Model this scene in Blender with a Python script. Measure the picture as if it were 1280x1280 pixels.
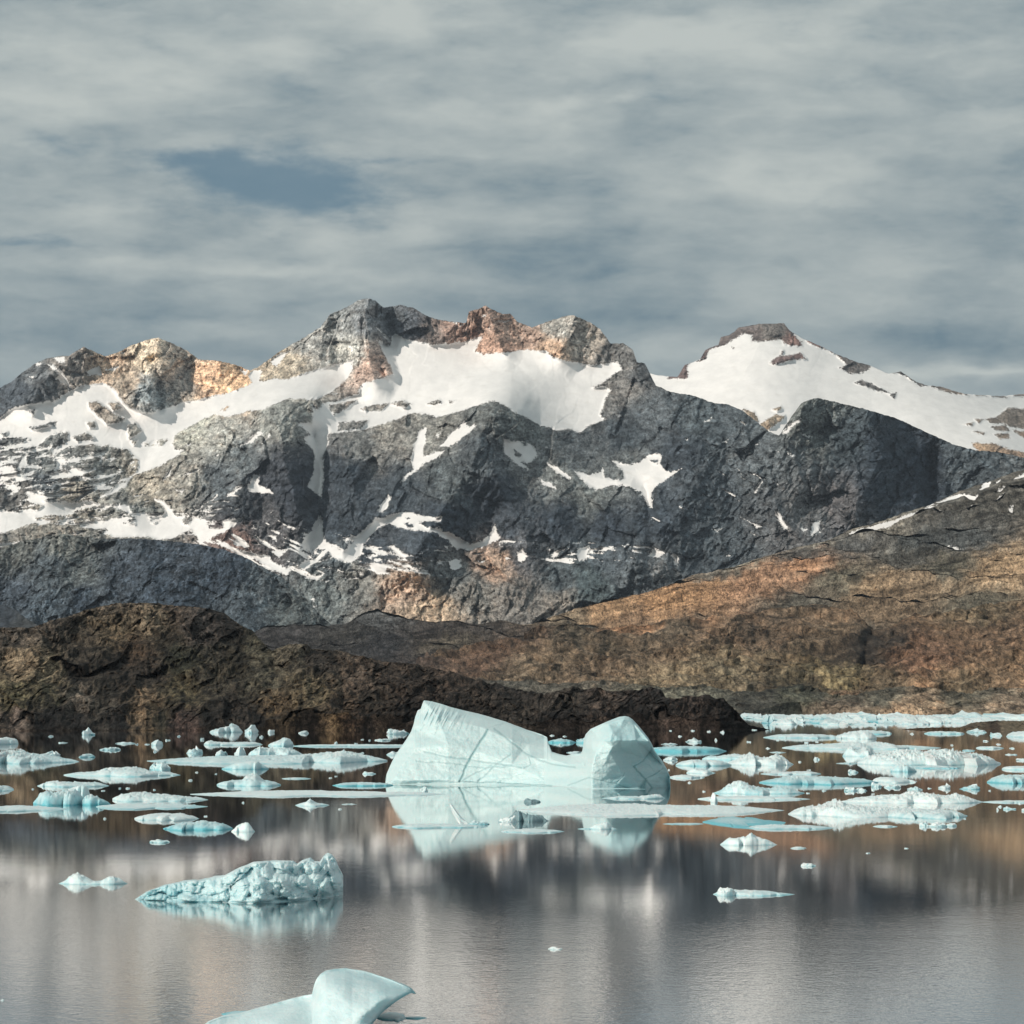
import bpy, math, random
import numpy as np
from mathutils import Vector, geometry

# ------------------------------------------------------------------ camera
F = 4500.0          # focal length in pixels of a 1280 px wide picture
CH = 12.0           # camera height above the water (m)
VH = 880.0          # picture row of the horizon
K = F * CH          # metres * rows: a point on the water at row v lies K/(v-VH) away

for o in list(bpy.data.objects):
    bpy.data.objects.remove(o)
sc = bpy.context.scene
col = sc.collection
cam_d = bpy.data.cameras.new("camera")
cam = bpy.data.objects.new("camera", cam_d)
col.objects.link(cam)
cam.location = (0, 0, CH)
cam.rotation_euler = (math.radians(90), 0, 0)
cam_d.sensor_width = 36.0
cam_d.lens = 36.0 * F / 1280.0
cam_d.shift_y = (VH - 640.0) / 1280.0
cam_d.clip_start = 1.0
cam_d.clip_end = 90000.0
sc.camera = cam
sc.render.resolution_x = 1024
sc.render.resolution_y = 1024
sc.view_settings.view_transform = 'Standard'
sc.view_settings.look = 'None'
sc.view_settings.gamma = 1.0
sc.view_settings.exposure = 0.0

# ------------------------------------------------------------------ sun
SUN = Vector((-0.66, -0.62, 0.50)).normalized()
sl = bpy.data.lights.new("sun", 'SUN')
sl.energy = 3.6
sl.angle = math.radians(0.5)
sl.color = (1.0, 0.91, 0.80)
so = bpy.data.objects.new("sun", sl)
col.objects.link(so)
so.rotation_euler = SUN.to_track_quat('Z', 'Y').to_euler()

def srgb(r, g, b):
    f = lambda c: (c / 255 / 12.92) if c / 255 <= 0.04045 else ((c / 255 + 0.055) / 1.055) ** 2.4
    return (f(r), f(g), f(b))

# ------------------------------------------------------------------ sky: Nishita behind a sheet of broken stratus
w = bpy.data.worlds.new("World")
sc.world = w
w.use_nodes = True
nt = w.node_tree
nt.nodes.clear()

class G:
    """small helper to write node graphs"""
    def __init__(s, nt): s.nt = nt
    def n(s, t, **kw):
        x = s.nt.nodes.new(t)
        for k, v in kw.items(): setattr(x, k, v)
        return x
    def put(s, inp, v):
        if isinstance(v, bpy.types.NodeSocket): s.nt.links.new(v, inp)
        elif v is not None: inp.default_value = v
    def m(s, op, a, b=None, c=None, clamp=False):
        x = s.n('ShaderNodeMath', operation=op, use_clamp=clamp)
        s.put(x.inputs[0], a); s.put(x.inputs[1], b)
        if c is not None: s.put(x.inputs[2], c)
        return x.outputs[0]
    def comb(s, a, b, c):
        x = s.n('ShaderNodeCombineXYZ')
        s.put(x.inputs[0], a); s.put(x.inputs[1], b); s.put(x.inputs[2], c)
        return x.outputs[0]
    def mix(s, f, a, b, blend='MIX'):
        x = s.n('ShaderNodeMix', data_type='RGBA', blend_type=blend)
        s.put(x.inputs[0], f)
        s.put(x.inputs[6], a if isinstance(a, bpy.types.NodeSocket) else (*a, 1))
        s.put(x.inputs[7], b if isinstance(b, bpy.types.NodeSocket) else (*b, 1))
        return x.outputs[2]
    def noise(s, vec, scale, detail=4, rough=0.5, dist=0.0, kind='FBM'):
        x = s.n('ShaderNodeTexNoise')
        x.noise_type = kind
        s.put(x.inputs['Vector'], vec); x.inputs['Scale'].default_value = scale
        x.inputs['Detail'].default_value = detail; x.inputs['Roughness'].default_value = rough
        x.inputs['Distortion'].default_value = dist
        return x.outputs[0]
    def mapr(s, v, a, b, c=0.0, d=1.0, smooth=False):
        x = s.n('ShaderNodeMapRange', interpolation_type='SMOOTHSTEP' if smooth else 'LINEAR')
        s.put(x.inputs[0], v)
        for i, q in zip((1, 2, 3, 4), (a, b, c, d)): s.put(x.inputs[i], q)
        return x.outputs[0]
    def scale(s, vec, sx, sy, sz):
        x = s.n('ShaderNodeMapping'); s.put(x.inputs['Vector'], vec)
        x.inputs['Scale'].default_value = (sx, sy, sz)
        return x.outputs[0]

g = G(nt)
tc = g.n('ShaderNodeTexCoord')
sep = g.n('ShaderNodeSeparateXYZ'); nt.links.new(tc.outputs['Generated'], sep.inputs[0])
az = g.m('ARCTAN2', sep.outputs[0], sep.outputs[1])
el = g.m('ARCSINE', sep.outputs[2])
U = g.m('MULTIPLY_ADD', az, F, 640.0)            # degrees of azimuth / elevation in picture-sized units
V = g.m('MULTIPLY_ADD', el, -F, VH)
sky = g.n('ShaderNodeTexSky'); sky.sky_type = 'NISHITA'; sky.sun_disc = False
sky.sun_elevation = math.asin(SUN.z); sky.sun_rotation = math.atan2(SUN.x, SUN.y)
warp = g.noise(g.comb(g.m('MULTIPLY', U, 0.004), g.m('MULTIPLY', V, 0.012), 3.0), 1.0, 3, 0.5)
warp = g.m('SUBTRACT', warp, 0.5)
warp2 = g.m('SUBTRACT', g.noise(g.comb(g.m('MULTIPLY', U, 0.012), g.m('MULTIPLY', V, 0.03), 9.0), 1.0, 4, 0.55), 0.5)
Uw = g.m('ADD', U, g.m('ADD', g.m('MULTIPLY', warp, 260.0), g.m('MULTIPLY', warp2, 60.0)))
Vw = g.m('ADD', V, g.m('ADD', g.m('MULTIPLY', warp, 60.0), g.m('MULTIPLY', warp2, 34.0)))
def blob(cu, cv, ru, rv, amp):
    a = g.m('MULTIPLY', g.m('SUBTRACT', Uw, cu), 1.0 / ru)
    b = g.m('MULTIPLY', g.m('SUBTRACT', Vw, cv), 1.0 / rv)
    d = g.m('ADD', g.m('MULTIPLY', a, a), g.m('MULTIPLY', b, b))
    return g.m('MULTIPLY', g.m('EXPONENT', g.m('MULTIPLY', d, -1.0)), amp)
def total(bl):
    s = 0.0
    for b in bl: s = g.m('ADD', blob(*b), s)
    return s
gaps = total([(345, 232, 125, 34, 1.5), (405, 255, 80, 26, 0.9), (290, 208, 60, 18, .6), (510, 216, 70, 9, 0.75), (30, 305, 90, 8, 0.7), (50, 192, 70, 16, 0.55),
              (300, 286, 38, 9, 0.45), (810, 124, 36, 8, 0.5), (1060, 55, 90, 18, 0.4), (120, 258, 70, 6, 0.5), (-260, 150, 160, 30, .8), (1600, 200, 200, 30, .8)])
light = total([(520, 35, 90, 30, 0.5), (840, 60, 160, 30, 0.6), (1000, 240, 130, 26, 0.65), (300, 345, 170, 14, 0.6), (120, 110, 180, 60, 0.4),
               (1150, 345, 170, 14, 0.35), (150, 330, 90, 10, 0.4), (1200, 465, 140, 9, 0.9), (780, 130, 25, 12, .5)])
dark = total([(900, 415, 330, 28, 0.8), (60, 440, 220, 18, 0.6), (250, 395, 220, 14, 0.5), (1150, 300, 190, 24, 0.6), (620, 385, 200, 16, 0.45), (1180, 430, 170, 20, .6),
              (560, 300, 160, 20, 0.3), (1260, 40, 120, 30, 0.3), (40, 360, 90, 12, 0.4)])
n1 = g.noise(g.comb(g.m('MULTIPLY', Uw, 0.0034), g.m('MULTIPLY', Vw, 0.0105), 0.0), 1.0, 5, 0.5)
n2 = g.noise(g.comb(g.m('MULTIPLY', U, 0.009), g.m('MULTIPLY', V, 0.023), 5.0), 1.0, 6, 0.6)
t = g.m('ADD', g.m('MULTIPLY', g.m('SUBTRACT', n1, 0.5), 1.5), g.m('MULTIPLY', g.m('SUBTRACT', n2, 0.5), 0.75))
t = g.m('ADD', t, g.m('MULTIPLY', light, 0.56))
t = g.m('SUBTRACT', t, g.m('MULTIPLY', dark, 0.34))
t = g.m('ADD', t, g.mapr(V, 480.0, 0.0, 0.53, 0.70))
t = g.m('ADD', t, 0.0, clamp=True)
CL = lambda r, gg, b: tuple(c * 10 for c in srgb(r, gg, b))     # world strength is 0.1
cloud = g.mix(t, CL(92, 119, 134), CL(190, 197, 194))
blue = g.mix(0.88, sky.outputs[0], CL(80, 114, 134))
gm = g.mapr(g.m('ADD', gaps, g.m('ADD', g.m('MULTIPLY', g.m('SUBTRACT', n2, 0.5), -2.2), g.m('MULTIPLY', g.m('SUBTRACT', n1, 0.5), -0.9))), 0.12, 1.5, 0.0, 0.85, True)
final = g.mix(gm, cloud, blue)
bg = g.n('ShaderNodeBackground'); bg.inputs[1].default_value = 0.1
nt.links.new(final, bg.inputs[0])
wo = g.n('ShaderNodeOutputWorld'); nt.links.new(bg.outputs[0], wo.inputs[0])

# ------------------------------------------------------------------ numpy noise
def _h(ix, iy, seed):
    x = (ix.astype(np.int64) * 374761393 + iy.astype(np.int64) * 668265263 + seed * 1274126177) & 0xFFFFFFFF
    x = ((x ^ (x >> 13)) * 1274126177) & 0xFFFFFFFF
    x = ((x ^ (x >> 16)) * 2246822519) & 0xFFFFFFFF
    return ((x ^ (x >> 15)) & 0xFFFFFF) / float(0xFFFFFF)
def perlin(x, y, seed=0):
    ix = np.floor(x); iy = np.floor(y); fx = x - ix; fy = y - iy
    u = fx * fx * fx * (fx * (fx * 6 - 15) + 10); v = fy * fy * fy * (fy * (fy * 6 - 15) + 10)
    def gr(dx, dy):
        a = _h(ix + dx, iy + dy, seed) * 2 * np.pi
        return np.cos(a) * (fx - dx) + np.sin(a) * (fy - dy)
    a = gr(0, 0) * (1 - u) + gr(1, 0) * u
    b = gr(0, 1) * (1 - u) + gr(1, 1) * u
    return (a * (1 - v) + b * v) * 1.5
def fbm(x, y, seed=0, oct=4, rough=0.5):
    s = 0; a = 1; t_ = 0
    for o in range(oct):
        s = s + a * perlin(x * 2 ** o, y * 2 ** o, seed + o * 17); t_ += a; a *= rough
    return s / t_
def ridged(x, y, seed=0, oct=4, rough=0.5):
    s = 0; a = 1; t_ = 0
    for o in range(oct):
        s = s + a * (1 - 2 * np.abs(perlin(x * 2 ** o, y * 2 ** o, seed + o * 17))); t_ += a; a *= rough
    return s / t_
def cells(x, y, seed=0, jit=0.9):
    """nearest cell: F1, F2, tilt plane value, id"""
    ix = np.floor(x); iy = np.floor(y)
    f1 = np.full(x.shape, 9.0); f2 = np.full(x.shape, 9.0); pl = np.zeros(x.shape); cid = np.zeros(x.shape)
    for dx in (-1, 0, 1):
        for dy in (-1, 0, 1):
            cx, cy = ix + dx, iy + dy
            r1 = _h(cx, cy, seed); r2 = _h(cx, cy, seed + 7)
            px = x - (cx + 0.5 + (r1 - 0.5) * jit); py = y - (cy + 0.5 + (r2 - 0.5) * jit)
            d = px * px + py * py
            a = _h(cx, cy, seed + 13) * 2 * np.pi
            p = px * np.cos(a) + py * np.sin(a)
            near = d < f1
            f2 = np.where(near, f1, np.minimum(f2, d))
            pl = np.where(near, p, pl); cid = np.where(near, r1, cid)
            f1 = np.where(near, d, f1)
    return np.sqrt(f1), np.sqrt(f2), pl, cid
def rot(x, y, deg):
    a = math.radians(deg)
    return x * math.cos(a) + y * math.sin(a), -x * math.sin(a) + y * math.cos(a)
def sstep(x, a, b):
    t_ = np.clip((x - a) / (b - a), 0, 1)
    return t_ * t_ * (3 - 2 * t_)
def seg_dist(u, v, pts, closed=False):
    d = np.full(u.shape, 1e9)
    P = list(pts) + ([pts[0]] if closed else [])
    for (x0, y0), (x1, y1) in zip(P[:-1], P[1:]):
        dx, dy = x1 - x0, y1 - y0
        L = dx * dx + dy * dy + 1e-9
        t_ = np.clip(((u - x0) * dx + (v - y0) * dy) / L, 0, 1)
        d = np.minimum(d, (u - x0 - t_ * dx) ** 2 + (v - y0 - t_ * dy) ** 2)
    return np.sqrt(d)
def inside(u, v, pts):
    r = np.zeros(u.shape, bool)
    P = list(pts)
    for (x0, y0), (x1, y1) in zip(P, P[1:] + P[:1]):
        if y0 == y1: continue
        c = ((y0 > v) != (y1 > v)) & (u < (x1 - x0) * (v - y0) / (y1 - y0) + x0)
        r ^= c
    return r
def sdf(u, v, adds, subs=(), start=-60.0):
    """signed distance in rows: positive inside the added outlines, negative outside"""
    s = np.full(u.shape, float(start))
    def part(p):
        xs = [q[0] for q in p]; ys = [q[1] for q in p]
        m = (u > min(xs) - 30) & (u < max(xs) + 30) & (v > min(ys) - 30) & (v < max(ys) + 30)
        o = np.full(u.shape, -30.0)
        if m.any():
            d = np.minimum(seg_dist(u[m], v[m], p, True), 30)
            o[m] = np.where(inside(u[m], v[m], p), d, -d)
        return o
    for p in adds: s = np.maximum(s, part(p))
    for p in subs: s = np.minimum(s, -part(p))
    return s
def tps(u, v, pts):
    P = np.array(pts, float); n = len(P); S = 1000.0
    X = P[:, :2] / S
    def ker(r2): return np.where(r2 > 0, r2 * np.log(r2 + 1e-12), 0)
    r2 = ((X[:, None] - X[None]) ** 2).sum(-1)
    A = np.zeros((n + 3, n + 3)); A[:n, :n] = ker(r2) + np.eye(n) * 1e-4
    A[:n, n] = 1; A[:n, n + 1:] = X; A[n, :n] = 1; A[n + 1:, :n] = X.T
    wt = np.linalg.solve(A, np.concatenate([P[:, 2], [0, 0, 0]]))
    out = wt[n] + wt[n + 1] * u / S + wt[n + 2] * v / S
    for i in range(n):
        out = out + wt[i] * ker((u / S - X[i, 0]) ** 2 + (v / S - X[i, 1]) ** 2)
    return out
def idw(u, v, pts, power=3.0, eps=6.0, an=1.0, lean=0.0):
    acc = np.zeros(u.shape + (3,)); wsum = np.zeros(u.shape)
    for (pu, pv, c) in pts:
        wgt = 1.0 / (((u - pu) ** 2 / an + an * (v - pv + lean * (u - pu)) ** 2) + eps * eps) ** (power / 2)
        wsum += wgt
        acc += wgt[..., None] * np.array(srgb(*c))
    return acc / wsum[..., None]
def zz(ox, oy, s, pts): return [(ox + s * x, oy + s * y) for x, y in pts]

def put_attr(me, name, arr):
    if arr.ndim == 2:
        a = me.attributes.new(name, 'FLOAT_COLOR', 'POINT')
        b = np.ones((len(arr), 4), np.float32); b[:, :3] = arr
        a.data.foreach_set('color', b.ravel())
    else:
        a = me.attributes.new(name, 'FLOAT', 'POINT')
        a.data.foreach_set('value', arr.astype(np.float32).ravel())
def grid_faces(nr, nc, wrap=False):
    r = np.arange(nr - 1)[:, None]; c = np.arange(nc if wrap else nc - 1)[None]
    c2 = (c + 1) % nc
    return np.stack([r * nc + c, r * nc + c2, (r + 1) * nc + c2, (r + 1) * nc + c], -1).reshape(-1, 4)
def mesh_obj(name, co, faces, mat, attrs=None, smooth=True):
    me = bpy.data.meshes.new(name)
    co = np.ascontiguousarray(co, np.float32); faces = np.ascontiguousarray(faces, np.int32)
    me.vertices.add(len(co)); me.vertices.foreach_set('co', co.ravel())
    n, k = faces.shape
    me.loops.add(n * k); me.loops.foreach_set('vertex_index', faces.ravel())
    me.polygons.add(n)
    me.polygons.foreach_set('loop_start', np.arange(0, n * k, k, dtype=np.int32))
    me.polygons.foreach_set('loop_total', np.full(n, k, np.int32))
    me.update(calc_edges=True); me.validate()
    me.polygons.foreach_set('use_smooth', np.full(len(me.polygons), smooth))
    for a, b in (attrs or {}).items(): put_attr(me, a, b)
    me.materials.append(mat)
    o = bpy.data.objects.new(name, me); col.objects.link(o)
    return o

# ------------------------------------------------------------------ materials
def new_mat(name):
    m = bpy.data.materials.new(name); m.use_nodes = True; m.node_tree.nodes.clear()
    gg = G(m.node_tree)
    b = gg.n('ShaderNodeBsdfPrincipled'); o = gg.n('ShaderNodeOutputMaterial')
    m.node_tree.links.new(b.outputs[0], o.inputs[0])
    return m, gg, b
def attr(gg, name, out='Fac'):
    a = gg.n('ShaderNodeAttribute', attribute_name=name)
    return a.outputs[out]
def terrain_mat(name, unit, bump=1.0, contrast=1.0, snow=True, snow_jit=2.4, ysc=0.1):
    """rock with a per-vertex rock tint; unit = metres per picture row at that distance"""
    m, q, b = new_mat(name)
    tcn = q.n('ShaderNodeTexCoord'); P = tcn.outputs['Object']
    P = q.scale(P, 1 / unit, ysc / unit, 1 / unit)
    tint = attr(q, 'tint', 'Color')
    na = q.noise(P, 0.05, 6, 0.65); nb = q.noise(P, 0.24, 5, 0.7, 0.6); nc = q.noise(P, 0.7, 3, 0.65)
    f = q.m('ADD', q.m('MULTIPLY', q.m('SUBTRACT', na, 0.5), 1.3 * contrast),
            q.m('ADD', q.m('MULTIPLY', q.m('SUBTRACT', nb, 0.5), 2.8 * contrast), q.m('MULTIPLY', q.m('SUBTRACT', nc, 0.5), 1.8 * contrast)))
    f = q.m('MAXIMUM', q.m('ADD', f, 1.0), 0.25)
    vm = q.n('ShaderNodeVectorMath', operation='SCALE'); q.put(vm.inputs[0], tint); q.put(vm.inputs['Scale'], f)
    # mineral colour drift: rusty and cold patches
    dr = q.noise(P, 0.11, 4, 0.6)
    c1 = q.mix(q.mapr(dr, 0.56, 0.74, 0, 0.55), vm.outputs[0], (1.16, 0.99, 0.88), 'MULTIPLY')
    c1 = q.mix(q.mapr(dr, 0.44, 0.28, 0, 0.6), c1, (0.92, 1.0, 1.06), 'MULTIPLY')
    hgt = q.m('ADD', q.m('MULTIPLY', nb, 2.2 * unit), q.m('MULTIPLY', nc, 0.9 * unit))
    bm = q.n('ShaderNodeBump'); bm.inputs['Strength'].default_value = 0.8 * bump; bm.inputs['Distance'].default_value = 1.0
    q.put(bm.inputs['Height'], hgt)
    if snow:
        sd = attr(q, 'snow')
        j = q.m('ADD', q.m('MULTIPLY', q.m('SUBTRACT', nb, 0.5), snow_jit * 4), q.m('MULTIPLY', q.m('SUBTRACT', nc, 0.5), snow_jit * 2.0))
        mask = q.mapr(q.m('ADD', sd, j), -0.25, 0.45, 0, 1, True)
        sn = q.mix(q.mapr(na, 0.35, 0.7), (0.72, 0.715, 0.71), (0.84, 0.83, 0.82))
        dirt = q.mapr(q.noise(q.scale(P, 1, 1, 2.2), 0.07, 5, 0.62), 0.56, 0.72, 0, 0.25)
        sn = q.mix(dirt, sn, (0.55, 0.52, 0.48))
        c1 = q.mix(mask, c1, sn)
        q.put(bm.inputs['Strength'], q.mapr(mask, 0, 1, 0.8 * bump, 0.05))
    q.put(b.inputs['Base Color'], c1)
    b.inputs['Roughness'].default_value = 0.95
    b.inputs['Specular IOR Level'].default_value = 0.15
    q.put(b.inputs['Normal'], bm.outputs[0])
    return m

# ------------------------------------------------------------------ terrain builder
def interp(pts, x):
    p = np.array(pts, float)
    return np.interp(x, p[:, 0], p[:, 1])
def terrain(name, crest, base, depth, mat, tints, unit, feats=(), snow=(), rocks=(), snow_start=-60,
            u0=-230, u1=1510, du=1.25, rows=300, rock_amp=1.0, crest_jit=1.0, seed=1, smooth_snow=0.06,
            strata=35, tint_warp=14, shore=False, back=1500.0, fine=1.0, soft=None, style='rock', lean=14, gain=1.0, lift=(), tn=0.9, fk=1.0, flecks=(), aniso=1.0, cap=0.0, punch=0.0):
    us = np.arange(u0, u1 + du, du)
    if u0 <= -230: us = np.concatenate([np.arange(-1400, u0, 9.0), us])       # the land goes on beyond both edges of the picture
    if u1 >= 1500: us = np.concatenate([us, np.arange(us[-1] + 9, 2700, 9.0)])
    nc = len(us)
    t_ = np.linspace(0, 1, rows)[:, None]
    cr = interp(crest, us); cr = cr + np.where((us < u0) | (us > u1), 14 * perlin(us / 90.0, us * 0, seed + 2) * np.minimum(np.maximum(u0 - us, us - u1) / 90, 1), 0); ba = interp(base, us)
    cr = cr + crest_jit * (1.1 * ridged(us / 17.0, us * 0, seed, 3, .6) - 0.4 + 0.7 * perlin(us / 4.0, us * 0 + 3, seed + 3))
    ba = np.maximum(ba, cr + 0.5)
    U_ = np.broadcast_to(us, (rows, nc)).copy(); V_ = ba + t_ * (cr - ba)
    D = tps(np.clip(U_, u0, u1), V_, depth)
    sd = sdf(U_ + 3 * fbm(U_ / 22, V_ / 22, seed + 50, 3), V_ + 2.2 * fbm(U_ / 18, V_ / 18, seed + 60, 3), snow, rocks, snow_start)
    for (pts, amp, wd) in feats:
        d = seg_dist(U_ + 7 * fbm(U_ / 40, V_ / 40, seed + 5, 3), V_, pts)
        D = D - fk * amp * np.clip(1 - d / wd, 0, 1) ** 1.25
    for (cu, cv, ru, rv, am, ang) in flecks:     # old snow left in streaks and hollows
        a_, b_ = rot(U_, V_, ang)
        wgt = np.exp(-(((U_ - cu) / ru) ** 2 + ((V_ - cv) / rv) ** 2) ** 1.5)
        n_ = 0.5 * fbm(a_ / 26, b_ / 5, seed + 400 + int(cu), 4, .6) + 0.5 * fbm(a_ / 60, b_ / 16, seed + 401 + int(cu), 3, .6)
        sd = np.maximum(sd, (n_ - 0.42 + am * 0.34 * wgt) * 22 * (wgt > .1) - 20 * (wgt <= .1))
    # fractured rock relief: tilted facets at several sizes, plus ridges
    wu = U_ + 9 * fbm(U_ / 35, V_ / 35, seed + 1, 3); wv = V_ + 9 * fbm(U_ / 35, V_ / 35, seed + 2, 3)
    if style == 'rock':
        rel = 30 * ridged(wu / 75, wv / 110, seed + 20, 4, 0.55)
        for (s_, k_, an, ang) in ((46, 1.0, 1.5, strata), (19, 1.1, 1.9, strata - 14), (8.5, 1.25, 2.0, strata + 12), (4.2, 1.3 * fine, 1.6, strata - 6)):
            a_, b_ = rot(wu, wv, ang)
            f1, f2, pl, cid = cells(a_ / s_, b_ / (s_ * an), seed + int(s_ * 10))
            rel = rel + s_ * k_ * (pl * 0.95 + (cid - 0.5) * 0.25 + 0.10 * np.minimum(f2 - f1, 0.3))
        # gullies and ribs running down the faces, leaning one way or the other
        msk = sstep(fbm(U_ / 90, V_ / 90, seed + 90, 2), -0.12, 0.12)
        for (s_, k_) in ((13, 0.95), (5.5, 1.0 * fine), (2.9, 0.9 * fine)):
            a1, b1 = rot(wu, wv, strata + 4); a2, b2 = rot(wu, wv, -strata * 0.8)
            r1 = ridged(a1 / s_, b1 / (s_ * 3.2), seed + 91 + int(s_), 2, .5); r2 = ridged(a2 / s_, b2 / (s_ * 3.2), seed + 95 + int(s_), 2, .5)
            rel = rel + s_ * k_ * 0.62 * (r1 * msk + r2 * (1 - msk))
    else:                                        # rounded heath ground: knolls and ledges lying along the slope
        a1, b1 = rot(wu, wv, -lean)
        rel = 30 * ridged(a1 / 150, b1 / 24, seed + 20, 3, .5) + 26 * ridged(a1 / 62, b1 / 9, seed + 21, 3, .55) + 15 * ridged(a1 / 22, b1 / 4.5, seed + 22, 3, .6)
        rough_ = sstep(fbm(U_ / 50, V_ / 22, seed + 33, 3), -0.05, 0.3)
        f1, f2, pl, cid = cells(a1 / 12, b1 / 8, seed + 23); rel = rel + 15 * rough_ * (pl + .3 * cid)
        f1, f2, pl, cid = cells(a1 / 5, b1 / 3.6, seed + 24); rel = rel + 8 * (0.35 + rough_) * (pl + .3 * cid)
        rel = rel * 1.15
    rel = rel * unit * rock_amp
    sm = sstep(sd, -2.5, 3.0)
    if soft is not None:                         # scree, meadows: smoother ground
        sf = np.zeros(U_.shape)
        for (cu, cv, ru, rv, am) in soft:
            sf = np.maximum(sf, am * np.exp(-(((U_ - cu) / ru) ** 2 + ((V_ - cv) / rv) ** 2) ** 1.5))
        rel = rel * (1 - sf)
    D = D - rel * (1 - (1 - smooth_snow) * sm) - sm * unit * 2.0 * fbm(U_ / 60, V_ / 30, seed + 9, 3)
    if shore:                                    # the first rows meet the water at the base row
        k0 = sstep(t_, 0.0, 0.05)
        Dsh = K / (ba - VH)
        D = Dsh * (1 - k0) + np.maximum(D, Dsh * 1.001) * k0
    # smooth rise back near crest
    X = (U_ - 640) / F * D; Y = D; Z = CH + (VH - V_) / F * D
    taper = np.clip((ba - cr) / 40.0, 0, 1) * sstep(t_, 0.0, 0.06) * (1 - sstep(t_, 0.93, 1.0) * 0.8)
    for i, (su, sv, am) in enumerate(lift):      # true hummocks: raise and lower the ground itself
        a1, b1 = rot(wu, wv, -lean)
        Z = Z + taper * unit * am * ridged(a1 / su, b1 / sv, seed + 300 + i, 2, .5) * (1 - sm * .8)
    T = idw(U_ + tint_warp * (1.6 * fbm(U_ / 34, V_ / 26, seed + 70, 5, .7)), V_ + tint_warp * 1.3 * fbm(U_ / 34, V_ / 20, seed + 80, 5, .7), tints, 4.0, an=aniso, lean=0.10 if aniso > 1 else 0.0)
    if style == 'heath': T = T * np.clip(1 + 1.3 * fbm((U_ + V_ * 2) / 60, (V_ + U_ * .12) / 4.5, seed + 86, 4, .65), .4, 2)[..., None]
    T = T * (T.mean(-1, keepdims=True) / 0.12) ** (0.35 * punch)  # deepens the dark tints, adding ridge shade to the rock colour
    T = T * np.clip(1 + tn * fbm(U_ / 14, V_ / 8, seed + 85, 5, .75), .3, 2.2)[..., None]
    if cap: T = T * (1 - cap * np.exp(-((V_ - cr) / 7.0) ** 2) * np.clip(.6 + 1.6 * fbm(U_ / 22, V_ / 6, seed + 88, 3), 0, 1))[..., None]   # broken darker band along the brow
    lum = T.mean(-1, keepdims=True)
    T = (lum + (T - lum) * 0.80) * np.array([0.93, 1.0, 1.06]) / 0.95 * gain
    X = np.vstack([X[:1], X]); Y = np.vstack([Y[:1] - 30, Y]); Z = np.vstack([np.minimum(Z[:1], 0) - 12, Z])
    T = np.concatenate([T[:1], T]); sd = np.vstack([sd[:1], sd])
    # far side of the hill
    xb, yb, zb, tb, sb = [X], [Y], [Z], [T], [sd]
    topx, topy, topz = X[-1].copy(), Y[-1].copy(), Z[-1].copy()
    ny = 14
    for i in range(1, ny + 1):
        q = i / ny
        dy = np.minimum(back, np.maximum(topz, 0) * 5 + 4) * q
        zz_ = topz * (1 - q) ** 1.3 - 20 * q + (topz * 0.04 * fbm(us / 25, us * 0 + i, seed + 200, 3) * (1 - q) if i > 1 else -0.004 * topz)
        if i == 1: dy = dy * 0.4
        xb.append(topx[None] * (1 + dy / topy[None])); yb.append(topy[None] + dy); zb.append(np.minimum(zz_, topz)[None] )
        tb.append(T[-1:]); sb.append(sd[-1:])
    X = np.vstack(xb); Y = np.vstack(yb); Z = np.vstack(zb); T = np.concatenate(tb); sd = np.vstack(sb)
    co = np.stack([X, Y, Z], -1).reshape(-1, 3)
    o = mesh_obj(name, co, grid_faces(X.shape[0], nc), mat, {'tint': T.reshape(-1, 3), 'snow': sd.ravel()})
    o['kind'] = 'structure'
    return o

# ------------------------------------------------------------------ terrain outlines, rock colours and snowfields
A = lambda *p: zz(0, 340, .336, p)
B = lambda *p: zz(400, 340, .336, p)
C_ = lambda *p: zz(800, 340, .375, p)
E = lambda *p: zz(380, 620, .28125, p)
R4 = lambda *p: zz(920, 580, .28125, p)

M_crest = [(-240, 560), (-160, 535), (-60, 505), (0, 484), (13, 478), (30, 464), (44, 454), (60, 447), (87, 444), (104, 433), (118, 439), (131, 445), (148, 440), (165, 431), (188, 423),
           (198, 422), (215, 429), (235, 439), (249, 449), (275, 451), (299, 457), (312, 463), (322, 459), (336, 449), (353, 437), (376, 424), (400, 409),
           (413, 392), (434, 384), (447, 375), (460, 372.5), (470, 376), (479, 384), (501, 381), (517, 385), (534, 395), (551, 400), (568, 402), (583, 404),
           (586, 389), (601, 385), (607, 382), (620, 389), (628, 392), (638, 392), (647, 402), (665, 409), (689, 400), (714, 393), (732, 400), (749, 410),
           (763, 429), (780, 429), (791, 437), (796, 452), (806, 454), (816, 474), (820, 482), (839, 490), (867, 494), (890, 503), (909, 505), (927, 512),
           (946, 527), (961, 539), (974, 544), (987, 524), (1002, 503), (1021, 497), (1044, 502), (1081, 511), (1119, 522), (1156, 539), (1194, 556),
           (1220, 563), (1250, 565), (1280, 572), (1520, 640)]
M_base = [(-240, 800), (640, 800), (860, 770), (1000, 715), (1150, 665), (1280, 620), (1520, 655)]
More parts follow.
